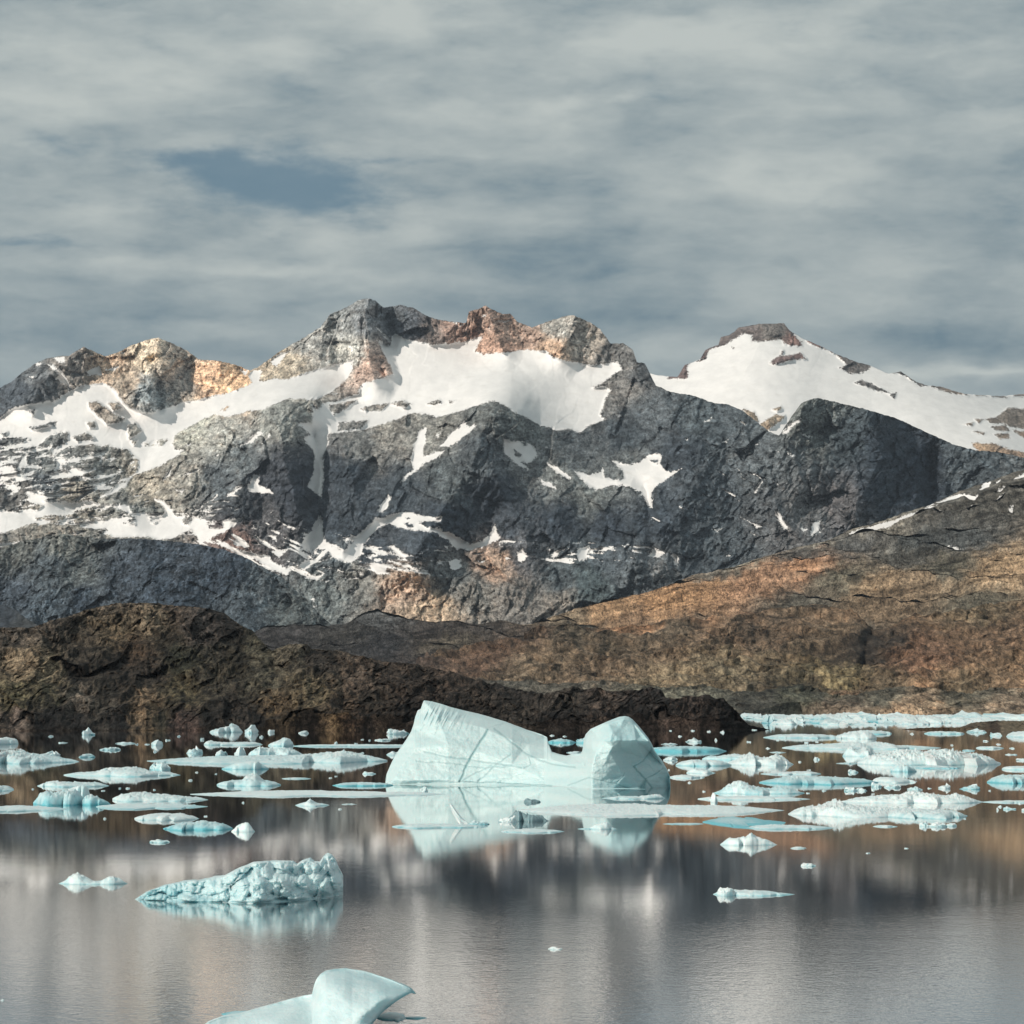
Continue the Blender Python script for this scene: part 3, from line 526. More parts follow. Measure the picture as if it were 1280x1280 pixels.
terrain('brown_far_shore', L2_crest, [(-240, 887), (1520, 887)],
        [(-240, 887, 4700), (400, 887, 4700), (900, 887, 4700), (1280, 887, 4700), (1510, 887, 4700), (350, 785, 5600), (472, 764, 5900), (600, 780, 5800), (500, 822, 5400), (530, 830, 5000), (640, 800, 5300), (666, 782, 6200), (760, 790, 5700), (850, 725, 7200), (900, 770, 6100), (1000, 690, 7600),
         (1100, 655, 7700), (1280, 590, 7900), (1500, 510, 8000), (1150, 720, 6700), (1250, 700, 6900), (1040, 760, 6000), (1088, 800, 5800), (1150, 800, 5600), (1000, 850, 5150), (1200, 850, 5150), (800, 850, 5150), (1450, 750, 6000), (0, 800, 5500)],
        terrain_mat('brown_heath', 1.25, bump=1.4, contrast=1.5, snow_jit=1.6), L2_t, 1.25,
        [([(1110, 765), (1092, 790), (1096, 805), (1080, 830)], -60, 11), ([(666, 784), (800, 783), (940, 768)], 60, 22), ([(525, 828), (580, 812), (640, 792)], 120, 22), ([(940, 800), (1040, 830)], 70, 30), ([(1130, 810), (1200, 790)], 80, 30),
         ([(1000, 862), (1030, 862)], 40, 12), ([(1180, 680), (1260, 670)], 110, 26), ([(950, 770), (1060, 730)], 70, 22), ([(472, 766), (500, 800)], 90, 30)],
        [R4((500, 322), (560, 290), (690, 252), (700, 260), (800, 218), (858, 195), (895, 188), (850, 215), (790, 238), (700, 272), (620, 298), (520, 328)), R4((880, 180), (950, 148), (1000, 138), (1075, 155), (1050, 168), (1000, 158), (940, 168)), R4((1080, 120), (1100, 88), (1132, 83), (1122, 117), (1090, 130)),
         R4((1153, 92), (1182, 70), (1170, 90)), R4((1153, 150), (1192, 138), (1175, 152)), R4((880, 228), (918, 228), (900, 236)), R4((915, 375), (960, 382), (1012, 402), (980, 404)), R4((1208, 222), (1234, 213), (1226, 232)), R4((1235, 75), (1290, 40), (1290, 82)), R4((1215, 128), (1250, 120), (1240, 128))],
        rows=400, du=1.2, rock_amp=0.34, seed=51, style='heath', lean=-8, gain=.94, tn=1.3, aniso=2.2, lift=[(190, 34, 13), (80, 16, 5.5), (32, 8, 2.0), (12, 3.5, .5)], back=1500, shore=True, crest_jit=0.8,
        soft=[(850, 757, 110, 14, .6), (1000, 715, 40, 10, .6)], flecks=[(1180, 630, 110, 26, .45, -20)])
heath = bpy.data.materials['brown_heath']
L2H = dict(style='heath', rock_amp=0.36, lean=-4, tn=1.3, aniso=2.2, du=1.2, crest_jit=1.2)
terrain('brown_hill', [(655, 800), (668, 790), (700, 786), (745, 785), (786, 783), (839, 783), (892, 778), (925, 771), (950, 769), (990, 761), (1020, 756), (1055, 762), (1080, 778), (1092, 792), (1105, 790), (1130, 781), (1165, 772), (1200, 768), (1240, 757), (1280, 752), (1400, 735), (1520, 720)],
        [(650, 874), (1520, 874)], [(655, 800, 5350), (800, 783, 5700), (940, 770, 5800), (1092, 795, 5500), (1280, 752, 5800), (1520, 720, 5900), (655, 874, 4850), (1000, 874, 4900), (1520, 874, 4900), (900, 830, 5200), (1200, 820, 5250)], heath, [(c[0], c[1], (int(c[2][0] * 1.02), int(c[2][1] * .92), int(c[2][2] * .82))) for c in L2_t], 1.2,
        u0=655, u1=1510, rows=150, seed=151, back=500, gain=1.1, cap=.4, lift=[(150, 22, 12), (70, 11, 7), (26, 6, 2.0)], feats=[([(1092, 795), (1078, 840)], -60, 12), ([(940, 772), (880, 810)], 60, 20)], **L2H)
terrain('mossy_hill', [(520, 832), (545, 822), (575, 815), (610, 806), (640, 800), (672, 803), (700, 812), (735, 822), (770, 828), (800, 826), (835, 818), (880, 812), (930, 816), (985, 826), (1030, 834), (1065, 846), (1082, 852), (1110, 842), (1150, 826), (1200, 822), (1260, 815), (1400, 812), (1520, 815)],
        [(515, 886), (1520, 886)], [(520, 832, 4850), (640, 800, 5000), (800, 828, 4800), (930, 815, 4850), (1082, 852, 4600), (1200, 822, 4800), (1520, 815, 4800), (515, 886, 4350), (1000, 886, 4350), (1520, 886, 4350)], heath, [(c[0], c[1], (int(c[2][0] * 1.06), int(c[2][1] * .95), int(c[2][2] * .84))) for c in L2_t], 1.1,
        u0=520, u1=1510, rows=100, seed=161, back=300, gain=1.18, cap=.45, lift=[(150, 20, 10), (60, 9, 6), (22, 5, 1.8)], **L2H)
terrain('shore_hills', [(480, 884), (520, 874), (560, 862), (600, 850), (640, 852), (700, 856), (740, 852), (790, 857), (840, 861), (880, 858), (915, 864), (945, 866), (975, 860), (1003, 858), (1022, 862), (1040, 870), (1070, 869), (1105, 862), (1140, 858), (1175, 864), (1210, 868), (1250, 860), (1290, 862), (1400, 858), (1520, 862)],
        [(480, 893.2), (900, 893.2), (1000, 892.8), (1280, 893.2), (1520, 893)], [(480, 885, 4200), (640, 852, 4500), (790, 857, 4450), (1003, 858, 4420), (1250, 860, 4450), (1520, 862, 4450), (480, 893, 4150), (900, 893, 4150), (1280, 893, 4150), (1520, 893, 4150), (1000, 880, 4250)], heath, L2_t, 1.0,
        u0=480, u1=1510, rows=70, seed=171, back=200, gain=1.05, cap=.45, shore=True, lift=[(90, 12, 5), (36, 6, 2.6), (14, 3.5, 1.0)], **L2H)


# ---- dark near hill on the left
L1_crest = [(-240, 800), (-100, 790), (0, 784), (37, 785), (52, 781), (65, 776), (85, 772), (105, 764), (125, 759), (145, 754), (170, 754), (195, 755), (217, 757), (240, 759), (262, 762), (280, 767), (292, 775), (300, 781), (315, 789), (327, 802), (340, 814),
            (345, 811), (362, 805), (382, 805), (390, 812), (425, 814), (450, 821), (475, 826), (512, 829), (537, 834), (562, 840), (587, 847), (610, 855), (621, 858), (653, 863), (680, 873), (685, 871), (706, 862), (733, 862), (759, 864), (786, 863),
            (807, 863), (815, 860), (826, 862), (834, 874), (852, 876), (866, 874), (887, 872), (903, 877), (916, 886), (927, 897), (937, 907), (950, 909), (962, 911.5)]
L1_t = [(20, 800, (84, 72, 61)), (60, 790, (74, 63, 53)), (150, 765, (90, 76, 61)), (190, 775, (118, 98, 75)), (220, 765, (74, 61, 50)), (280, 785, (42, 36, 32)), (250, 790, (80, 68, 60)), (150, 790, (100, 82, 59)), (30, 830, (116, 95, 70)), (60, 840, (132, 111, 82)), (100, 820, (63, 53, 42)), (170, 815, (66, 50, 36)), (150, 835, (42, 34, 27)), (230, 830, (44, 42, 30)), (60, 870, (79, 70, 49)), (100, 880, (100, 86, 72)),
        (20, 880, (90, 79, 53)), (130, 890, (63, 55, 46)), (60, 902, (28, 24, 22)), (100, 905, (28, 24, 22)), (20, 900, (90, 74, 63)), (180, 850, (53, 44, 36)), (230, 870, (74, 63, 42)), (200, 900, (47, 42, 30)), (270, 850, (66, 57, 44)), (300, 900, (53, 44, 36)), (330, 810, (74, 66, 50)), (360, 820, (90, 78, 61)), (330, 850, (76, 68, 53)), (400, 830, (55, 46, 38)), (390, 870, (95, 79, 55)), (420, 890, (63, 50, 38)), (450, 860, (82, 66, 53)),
        (440, 900, (74, 55, 40)), (500, 850, (63, 50, 40)), (550, 870, (70, 55, 44)), (600, 880, (58, 47, 38)), (650, 890, (53, 44, 36)), (700, 880, (63, 53, 44)), (760, 880, (66, 53, 44)), (820, 870, (47, 40, 36)), (850, 890, (61, 48, 40)), (900, 890, (40, 32, 27)), (935, 907, (26, 23, 21)), (183, 893, (112, 88, 62)), (320, 905, (26, 22, 18)), (345, 903, (26, 22, 18)), (230, 909, (70, 52, 44)), (-150, 850, (80, 68, 52)), (150, 904, (26, 22, 20)), (265, 903, (30, 26, 22)), (385, 907, (34, 27, 22)), (450, 907, (30, 25, 22)), (520, 903, (36, 29, 24)), (600, 905, (30, 25, 22)), (700, 906, (32, 26, 22)), (800, 905, (34, 27, 23)), (100, 842, (38, 32, 26)), (210, 800, (48, 40, 30)), (130, 870, (40, 34, 26)), (300, 830, (44, 38, 28)), (460, 880, (44, 36, 28)), (560, 890, (38, 31, 26)), (650, 870, (44, 37, 32)), (425, 905, (110, 84, 54)), (345, 895, (100, 78, 52)), (60, 905, (22, 19, 18))]  # near-black points put shore cliff and hollow shade into the rock colour
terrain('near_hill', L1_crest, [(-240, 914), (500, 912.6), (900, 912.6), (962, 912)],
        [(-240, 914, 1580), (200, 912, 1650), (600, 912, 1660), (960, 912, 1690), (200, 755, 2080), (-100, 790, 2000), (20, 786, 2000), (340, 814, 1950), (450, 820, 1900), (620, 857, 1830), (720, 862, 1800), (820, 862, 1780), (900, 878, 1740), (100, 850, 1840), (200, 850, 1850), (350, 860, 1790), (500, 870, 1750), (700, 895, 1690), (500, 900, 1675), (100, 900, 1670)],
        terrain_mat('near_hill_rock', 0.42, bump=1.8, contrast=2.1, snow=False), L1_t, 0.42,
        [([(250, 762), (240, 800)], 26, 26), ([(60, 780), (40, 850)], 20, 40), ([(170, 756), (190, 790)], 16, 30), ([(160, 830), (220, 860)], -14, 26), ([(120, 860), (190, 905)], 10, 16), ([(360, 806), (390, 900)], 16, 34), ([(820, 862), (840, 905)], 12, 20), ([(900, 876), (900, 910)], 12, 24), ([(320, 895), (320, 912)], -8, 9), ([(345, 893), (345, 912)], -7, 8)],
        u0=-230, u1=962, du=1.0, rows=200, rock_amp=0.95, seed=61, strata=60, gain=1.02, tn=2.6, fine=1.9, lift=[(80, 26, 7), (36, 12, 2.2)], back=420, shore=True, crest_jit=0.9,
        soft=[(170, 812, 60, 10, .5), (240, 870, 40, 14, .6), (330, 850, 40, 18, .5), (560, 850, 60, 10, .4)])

# ---- low rocky islet off the right shore
terrain('rocky_islet', [(1128, 911.2), (1150, 909.6), (1175, 909), (1200, 909.3), (1212, 904.5), (1220, 902.5), (1246, 900.5), (1280, 901), (1350, 900), (1440, 906), (1470, 912)], [(1128, 911.8), (1200, 911.8), (1280, 913), (1470, 913)],
        [(1128, 912, 1690), (1200, 912, 1690), (1280, 913, 1640), (1470, 913, 1640), (1200, 908, 1710), (1246, 901, 1730), (1400, 902, 1730)], terrain_mat('islet_rock', 0.38, bump=1.2, contrast=1.2, snow=False),
        [(1220, 905, (88, 74, 56)), (1260, 905, (96, 82, 62)), (1240, 911, (60, 46, 34)), (1170, 911, (74, 58, 42)), (1400, 905, (90, 76, 58))], 0.38, u0=1128, u1=1470, du=0.8, rows=26, seed=71, gain=1.15, strata=80, back=70, shore=True, crest_jit=0.6, rock_amp=.8)

# ------------------------------------------------------------------ fjord water
LEE = 0.0043
m, q, b = new_mat('fjord_water')
tcn = q.n('ShaderNodeTexCoord'); P = tcn.outputs['Object']
sp = q.n('ShaderNodeSeparateXYZ'); m.node_tree.links.new(P, sp.inputs[0])
yy = q.m('MAXIMUM', sp.outputs[1], 20.0)
big = q.noise(q.scale(P, 0.012, 0.0035, 1), 1.0, 3, 0.5)
# wind ruffled water close to the shore where the picture is taken, glassy further out
near = q.mapr(q.m('ADD', sp.outputs[1], q.m('MULTIPLY', q.m('SUBTRACT', big, 0.5), 160.0)), 185.0, 235.0, 1.0, 0.0, True)
mid = q.mapr(sp.outputs[1], 240.0, 480.0, 1.0, 0.0, True)
pat = q.noise(q.scale(P, 0.05, 0.012, 1), 1.0, 4, 0.6)
ro = q.m('ADD', q.m('MULTIPLY', near, 0.020), q.m('ADD', q.m('MULTIPLY', mid, 0.006), 0.022))
ro = q.m('MULTIPLY', ro, q.mapr(pat, 0.3, 0.7, 0.8, 1.2))
q.put(b.inputs['Roughness'], ro)
b.inputs['Base Color'].default_value = (*srgb(28, 36, 42), 1)
b.inputs['IOR'].default_value = 2.0
w1 = q.noise(q.scale(P, 2.2, 1.4, 1), 1.0, 3, 0.6)
w2 = q.noise(q.scale(P, 0.33, 0.20, 1), 1.0, 3, 0.5)
w3 = q.noise(q.scale(P, 0.06, 0.045, 1), 1.0, 2, 0.5)
amp = q.m('ADD', q.m('MULTIPLY', near, 1.0), q.m('ADD', q.m('MULTIPLY', mid, 0.22), 0.12))
hh = q.m('ADD', q.m('MULTIPLY', w1, 0.007), q.m('MULTIPLY', w2, 0.005))
hh = q.m('ADD', q.m('MULTIPLY', hh, amp), q.m('MULTIPLY', w3, 0.006))
# wind from behind the camera heaps the ripples up on the side facing this shore
dd = q.m('MAXIMUM', q.m('SUBTRACT', 345.0, sp.outputs[1]), 0.0); dw = q.m('MINIMUM', dd, 120.0)
lee = q.m('ADD', q.m('MULTIPLY', q.m('MULTIPLY', dw, dw), 1 / 240.0), q.m('SUBTRACT', dd, dw))
hh = q.m('SUBTRACT', hh, q.m('MULTIPLY', lee, LEE))
bm = q.n('ShaderNodeBump'); bm.inputs['Strength'].default_value = 1.0; bm.inputs['Distance'].default_value = 1.0
q.put(bm.inputs['Height'], hh); q.put(b.inputs['Normal'], bm.outputs[0])
gl = q.n('ShaderNodeBsdfGlossy'); gl.inputs['Color'].default_value = (.95, .95, .95, 1); q.put(gl.inputs['Roughness'], ro); q.put(gl.inputs['Normal'], bm.outputs[0])
mx = q.n('ShaderNodeMixShader'); mx.inputs[0].default_value = 0.52
m.node_tree.links.new(b.outputs[0], mx.inputs[1]); m.node_tree.links.new(gl.outputs[0], mx.inputs[2])
m.node_tree.links.new(mx.outputs[0], [x for x in m.node_tree.nodes if x.type == 'OUTPUT_MATERIAL'][0].inputs[0])
wx = np.linspace(-16000, 16000, 9); wy = np.linspace(-200, 30000, 16)
WX, WY = np.meshgrid(wx, wy)
water = mesh_obj('fjord_water', np.stack([WX.ravel(), WY.ravel(), WX.ravel() * 0], -1), grid_faces(16, 9), m, smooth=False)
water['kind'] = 'structure'

# ------------------------------------------------------------------ air
HZ = bpy.data.materials.new('haze_air'); HZ.use_nodes = True; HZ.node_tree.nodes.clear()
vo = HZ.node_tree.nodes.new('ShaderNodeVolumePrincipled'); ho = HZ.node_tree.nodes.new('ShaderNodeOutputMaterial')
vo.inputs['Color'].default_value = (0.72, 0.84, 1.0, 1); vo.inputs['Density'].default_value = 0.0000075; vo.inputs['Anisotropy'].default_value = 0.2
HZ.node_tree.links.new(vo.outputs[0], ho.inputs['Volume'])
x0, x1, y0, y1, z0, z1 = -17000, 17000, -400, 31000, -40, 2300
hz = mesh_obj('haze', np.array([(x, y, z) for z in (z0, z1) for y in (y0, y1) for x in (x0, x1)]), np.array([(0, 2, 3, 1), (4, 5, 7, 6), (0, 1, 5, 4), (2, 6, 7, 3), (0, 4, 6, 2), (1, 3, 7, 5)]), HZ, smooth=False)
hz['kind'] = 'stuff'

# ------------------------------------------------------------------ ice
def ice_mat(name, base, deep, rough=0.45, bump=1.0):
    m, q, b = new_mat(name)
    tcn = q.n('ShaderNodeTexCoord'); P = tcn.outputs['Object']
    bl = attr(q, 'blue'); ck = attr(q, 'crack')
    n1 = q.noise(P, 1.1, 5, 0.6); n2 = q.noise(P, 6.0, 4, 0.65)
    f = q.m('ADD', bl, q.m('MULTIPLY', q.m('SUBTRACT', n1, 0.5), 0.55), clamp=True)
    c = q.mix(f, base, deep)
    c = q.mix(q.mapr(n2, 0.3, 0.75, 0.0, 0.14), c, (0.86, 0.88, 0.87))
    c = q.mix(q.m('MULTIPLY', ck, 0.65, clamp=True), c, srgb(62, 128, 134))
    q.put(b.inputs['Base Color'], c)
    b.inputs['Roughness'].default_value = rough
    b.inputs['Specular IOR Level'].default_value = 0.4
    b.inputs['Subsurface Weight'].default_value = 0.35; b.inputs['Subsurface Radius'].default_value = (0.35, 0.8, 0.9); b.inputs['Subsurface Scale'].default_value = 1.0
    bm = q.n('ShaderNodeBump'); bm.inputs['Strength'].default_value = 0.6; bm.inputs['Distance'].default_value = 1.0
    q.put(bm.inputs['Height'], q.m('ADD', q.m('MULTIPLY', n1, 0.10 * bump), q.m('MULTIPLY', n2, 0.035 * bump)))
    q.put(b.inputs['Normal'], bm.outputs[0])
    return m
ICE = ice_mat('ice_white_cyan', (0.65, 0.755, 0.77), (0.075, 0.39, 0.47))
ICE_BIG = ice_mat('ice_berg', (0.485, 0.625, 0.64), (0.25, 0.48, 0.53), bump=0.5)
ICE_DARK = ice_mat('ice_clear_dark', (0.16, 0.26, 0.29), (0.06, 0.17, 0.20), rough=0.2)

def tag(o, label, cat, group=None):
    o['label'] = label; o['category'] = cat
    if group: o['group'] = group
    return o
def wpos(u, v, d=None):
    d = K / (v - VH) if d is None else d
    return (u - 640) / F * d, d
_seed = [100]
def ice(name, u0, u1, vf, plan, prof, label, cat='ice floe', group=None, blue=0.25, mat=None, rough=1.0, lump=0.0, round_=0.55, crest=0.45, skew=0.0, parent=None, edge=0.45):
    """a floating piece of ice. u0..u1: its width, vf: water line at its near side, plan: rows its far edge lies above vf,
    prof: [(fraction along, height in rows)] top profile. Built in metres round its own centre on the water."""
    _seed[0] += 1; sd_ = _seed[0]
    x0, d = wpos(u0, vf); x1, _ = wpos(u1, vf)
    px = d / F
    db = K / (vf - max(plan, 0.3) - VH); P = max(db - d, (x1 - x0) * 0.22)
    W = x1 - x0
    npx = (u1 - u0)
    small = npx < 28
    nx = int(min(max(npx * (.5 if small else 1.3), 8), 330)); ny = int(min(max(6 if small else 12, npx * 0.35 + 2), 70))
    s = np.linspace(-1, 1, nx)[None, :]; t_ = np.linspace(-1, 1, ny)[:, None]
    s = np.sign(s) * (1 - (1 - np.abs(s)) ** 1.35)
    t_ = np.sign(t_) * (1 - (1 - np.abs(t_)) ** 1.6)
    if small: rough = rough * 1.4; prof = [(a_, b_ * .8) for a_, b_ in prof]
    ang = s * 2.2
    # plan outline: half depth at each x, ragged on both sides, ends thinning out
    hf = (1 - np.abs(s) ** 2.0) ** 0.8
    kr = np.random.RandomState(sd_); nk = int(min(9, 3 + npx // 12))
    kn = np.sort(np.concatenate([[-1, 1], kr.uniform(-.95, .95, nk)]))
    pf = np.interp(s, kn, kr.uniform(.45, 1.25, nk + 2)); pb = np.interp(s, kn, kr.uniform(.4, 1.25, nk + 2))
    xs1 = s * W / 2 / px
    def outline(k):
        r = 0
        for lam in (70, 30, 12, 5):
            amp = min({70: .3, 30: .2, 12: .10, 5: .08}[lam] * lam * px, 0.28 * P / 2)
            n_ = fbm(xs1 / lam, s * 0 + 3.1 + k, sd_ + k * 9 + lam, 2, .5)
            r = r + amp * (n_ if lam > 12 else np.round(n_ * 3) / 3)
        return r
    e_ = hf ** 0.5
    front = np.maximum(hf * pf * P / 2 + outline(0) * e_, 0); backw = np.maximum(hf * pb * P / 2 + outline(1) * e_, 0)
    Y = np.where(t_ < 0, t_ * front, t_ * backw)
    X = np.broadcast_to(s * W / 2, Y.shape) + skew * Y
    xs = X / px; ys = Y / px
    ym = 1.0 / max(1.0, P / W)                      # long floes away from us: keep the pieces roughly square
    wx_ = 5 * fbm(xs / 13, ys / 13, sd_ + 2, 3) ; wy_ = 5 * fbm(xs / 13, ys / 13, sd_ + 3, 3)
    sw = np.clip((xs + wx_) / (W / px) + 0.5, 0, 1)
    top = np.interp(sw, [a_ for a_, _ in prof], [b_ for _, b_ in prof]) * px * (1 - np.abs(s) ** 5 * (.75 if npx > 16 else .4))
    tt = (t_ + 1) / 2
    cw = np.clip(crest + 0.14 * fbm(xs / 20, ys * 0, sd_ + 4, 3), .12, .8)
    up = np.clip(tt / cw, 0, 1); dn = np.clip((1 - tt) / (1 - cw), 0, 1)
    sec = np.where(tt < cw, (1 - (1 - up) ** 2) ** round_, (1 - (1 - dn) ** 2) ** 0.6)
    base_h = np.percentile(top, 30)
    flat = np.minimum(top, base_h)
    esec = 1 - np.abs(2 * tt - 1) ** 10
    Z = flat * esec * (0.75 + 0.25 * sec) + (top - flat) * sec
    cs = min(11.0, max(npx / 2.6, 1.5)); f1, f2, pl, cid = cells((xs + wx_) / cs, (ys + wy_) / cs, sd_ + 5); g1, g2, pl2, cid2 = cells((xs + wx_) / 5.0, (ys + wy_) / 5.0, sd_ + 6); h1, h2, pl3, cid3 = cells(xs / 2.4, ys / 2.4, sd_ + 7)
    relief = 0.55 * (cid - .5) + 0.55 * pl + 0.40 * (cid2 - .5) + 0.45 * pl2 + 0.25 * (cid3 - .5) + .2 * pl3
    edgef = np.clip(esec, 0, 1) * (1 - np.abs(s) ** 10)
    Z = Z + relief * rough * (0.55 * px + 0.42 * np.minimum(Z, px * 12)) * edgef
    if small:                                       # splintered rather than rounded
        rj = np.random.RandomState(sd_ + 1); e2 = (np.abs(t_) < .97) & (np.abs(s) < .97)
        X = X + e2 * rj.uniform(-1, 1, X.shape) * W / nx * .8; Y = Y + e2 * rj.uniform(-1, 1, X.shape) * P / ny * .6
        Z = Z * (1 + e2 * rj.uniform(-.42, .42, X.shape))
    Z = np.maximum(Z, 0.25 * px * edgef)
    hn = Z / (np.max(Z) + 1e-6)
    bl = blue * (1.25 - 0.9 * hn) + 0.35 * fbm(xs / 16, ys / 16, sd_ + 8, 3) + .2 * rough * (cid2 - .5)
    bl = np.where(Z < 1.2 * px, bl + 0.25, bl) - 0.15
    # close below the water line
    def ring(row, k, z):
        return X[row][None] * k, Y[row][None] * k, np.full((1, nx), z)
    zb = -0.8 * px - 0.15
    a = ring(0, 0.985, zb); c = ring(-1, 0.985, zb)
    # melt undercut: front edge drops straight to the water
    Z[0] = 0; Z[-1] = 0
    X = np.vstack([a[0], X, c[0]]); Y = np.vstack([a[1], Y, c[1]]); Z = np.vstack([a[2], Z, c[2]])
    bl = np.vstack([bl[:1] + .3, bl, bl[-1:] + .3])
    co = np.stack([X, Y, Z], -1).reshape(-1, 3)
    o = mesh_obj(name, co, grid_faces(X.shape[0], nx), mat or ICE, {'blue': bl.ravel(), 'crack': bl.ravel() * 0}, smooth=not small)
    o.location = ((x0 + x1) / 2 * (1 + P / 2 / d), d + P / 2, 0)
    if label: tag(o, label, cat, group)
    if parent is not None:
        o.parent = parent; o.location = o.location - parent.location
    return o

def tri_interp(pts, U_, V_):
    P = [Vector((p[0], p[1])) for p in pts]
    vs, es, fs, ov, oe, of = geometry.delaunay_2d_cdt(P, [], [], 0, 1e-5)
    val = np.array([pts[o[0]][2] for o in ov])
    out = np.zeros(U_.shape); done = np.zeros(U_.shape, bool); vs = np.array([list(v) for v in vs])
    for f in fs:
        (ax, ay), (bx, by), (cx, cy) = vs[f[0]], vs[f[1]], vs[f[2]]
        det = (by - cy) * (ax - cx) + (cx - bx) * (ay - cy)
        if abs(det) < 1e-9: continue
        l1 = ((by - cy) * (U_ - cx) + (cx - bx) * (V_ - cy)) / det; l2 = ((cy - ay) * (U_ - cx) + (ax - cx) * (V_ - cy)) / det
        l3 = 1 - l1 - l2
        m = (l1 >= -1e-6) & (l2 >= -1e-6) & (l3 >= -1e-6) & ~done
        out[m] = (l1 * val[f[0]] + l2 * val[f[1]] + l3 * val[f[2]])[m]; done |= m
    return out
def blur(a, n):
    for _ in range(n):
        p = np.pad(a, 1, mode='edge')
        a = (p[:-2, 1:-1] + p[2:, 1:-1] + p[1:-1, :-2] + p[1:-1, 2:] + 4 * p[1:-1, 1:-1]) / 8
    return a
def berg(name, top, base, offs, label, du=0.7, rows=130, thick=14.0, blurn=3, cracks=(), relief=None, bluefn=None, mat=None, cat='iceberg', group=None, backk=1.0, rblur=0):
    """a standing iceberg: near face measured in metres behind its water line (offs), closed by a rounded far side"""
    u0, u1 = top[0][0], top[-1][0]
    us = np.linspace(u0, u1, int((u1 - u0) / du)); nc = len(us)
    tp = interp(top, us); ba = interp(base, us)
    tp = np.minimum(tp, ba - 0.2)
    t_ = np.linspace(0, 1, rows)[:, None]; t_ = 1 - (1 - t_) ** 1.15
    U_ = np.broadcast_to(us, (rows, nc)).copy(); V_ = ba + t_ * (tp - ba)
    D0 = K / (ba - VH)
    off = blur(tri_interp(offs, U_, V_), blurn)
    if relief is not None: off = off + blur(relief(U_, V_, t_) + 0 * U_, rblur)
    ck = np.zeros(U_.shape)
    for pts, wd, st in cracks:
        dd = seg_dist(U_ + 1.2 * fbm(U_ / 12, V_ / 12, 5, 2), V_ + 1.2 * fbm(U_ / 12, V_ / 12, 6, 2), pts)
        k = np.clip(1 - dd / wd, 0, 1); ck = np.maximum(ck, k * st); off = off + 0.22 * k * st
    off = off - off.min() * 0
    D = D0 + off * sstep(t_, 0, 0.02)
    # round the rim into the far side
    rim = np.clip((t_ - 0.94) / 0.06, 0, 1) ** 2
    D = D + rim * 1.2
    X = (U_ - 640) / F * D; Z = CH + (VH - V_) / F * D; Y = D
    Z[0] = 0
    bl = bluefn(U_, V_, t_) if bluefn is not None else np.full(U_.shape, 0.25)
    # far side, falling from the rim to the water
    n = 26
    bx, by, bz = [], [], []
    tx, ty, tz = X[-1], Y[-1], Z[-1]
    for i in range(1, n + 1):
        q = i / n
        span = thick * (0.25 + 0.75 * np.sin(np.pi * np.clip((us - u0) / (u1 - u0), 0.02, 0.98)) ** .5)
        y_ = ty + span * math.sin(q * math.pi / 2) ** 1.0
        z_ = tz * math.cos(q * math.pi / 2) ** 0.8 + 0.5 * fbm(us / 20, us * 0 + q * 3, 77, 3) * math.sin(q * math.pi) * np.minimum(tz / 3, 1)
        bx.append(tx * (1 + 0.0 * q) + (tx.mean() - tx) * 0.05 * q); by.append(y_); bz.append(z_ if i < n else z_ * 0 - 1.5)
    X = np.vstack([X[:1], X, np.array(bx)]); Y = np.vstack([Y[:1], Y, np.array(by)]); Z = np.vstack([Z[:1] * 0 - 2.0, Z, np.array(bz)])
    bl = np.vstack([bl[:1], bl, np.repeat(bl[-1:], n, 0)]); ck = np.vstack([ck[:1], ck, np.zeros((n, nc))])
    cx, cy = float(X.mean()), float(Y.mean())
    co = np.stack([X - cx, Y - cy, Z], -1).reshape(-1, 3)
    o = mesh_obj(name, co, grid_faces(X.shape[0], nc), mat or ICE_BIG, {'blue': bl.ravel(), 'crack': ck.ravel()})
    o.location = (cx, cy, 0)
    return tag(o, label, cat, group)

# ---- the big two-peaked iceberg
B5 = lambda *p: zz(430, 820, .3359, p)
B8 = lambda *p: zz(680, 880, .1406, p)
def pt(f, *rows): return [(*f((x, y))[0], o) for x, y, o in rows]
big_top = [(481.5, 981), (482, 975), (483, 968), (486, 961), (489, 954), (494, 944), (501, 934), (508, 924), (514, 914), (517, 905), (519, 896), (522, 888), (526, 886), (528, 879.5), (530, 875.5), (535, 876), (541, 877), (552, 880), (564, 884), (580, 888), (598, 892), (615, 897),
           (632, 902), (645, 907), (658, 912), (668, 915), (677, 918), (684, 921.5), (685, 927), (688, 935), (690, 940), (700, 943), (709, 944.5), (716, 942.5), (727, 942), (729.5, 938), (731.5, 931), (731.8, 924), (733, 918), (739, 911), (752, 905), (766, 899), (774, 896),
           (781, 895), (786, 896), (791, 899.5), (797, 906), (803, 913), (810, 922), (815, 930), (817, 936), (821, 942), (828, 951), (834, 962), (837.5, 971), (838, 980), (838.4, 987)]
big_base = [(481, 980.5), (600, 980.8), (680, 982), (708, 984), (740, 986), (838.4, 987)]
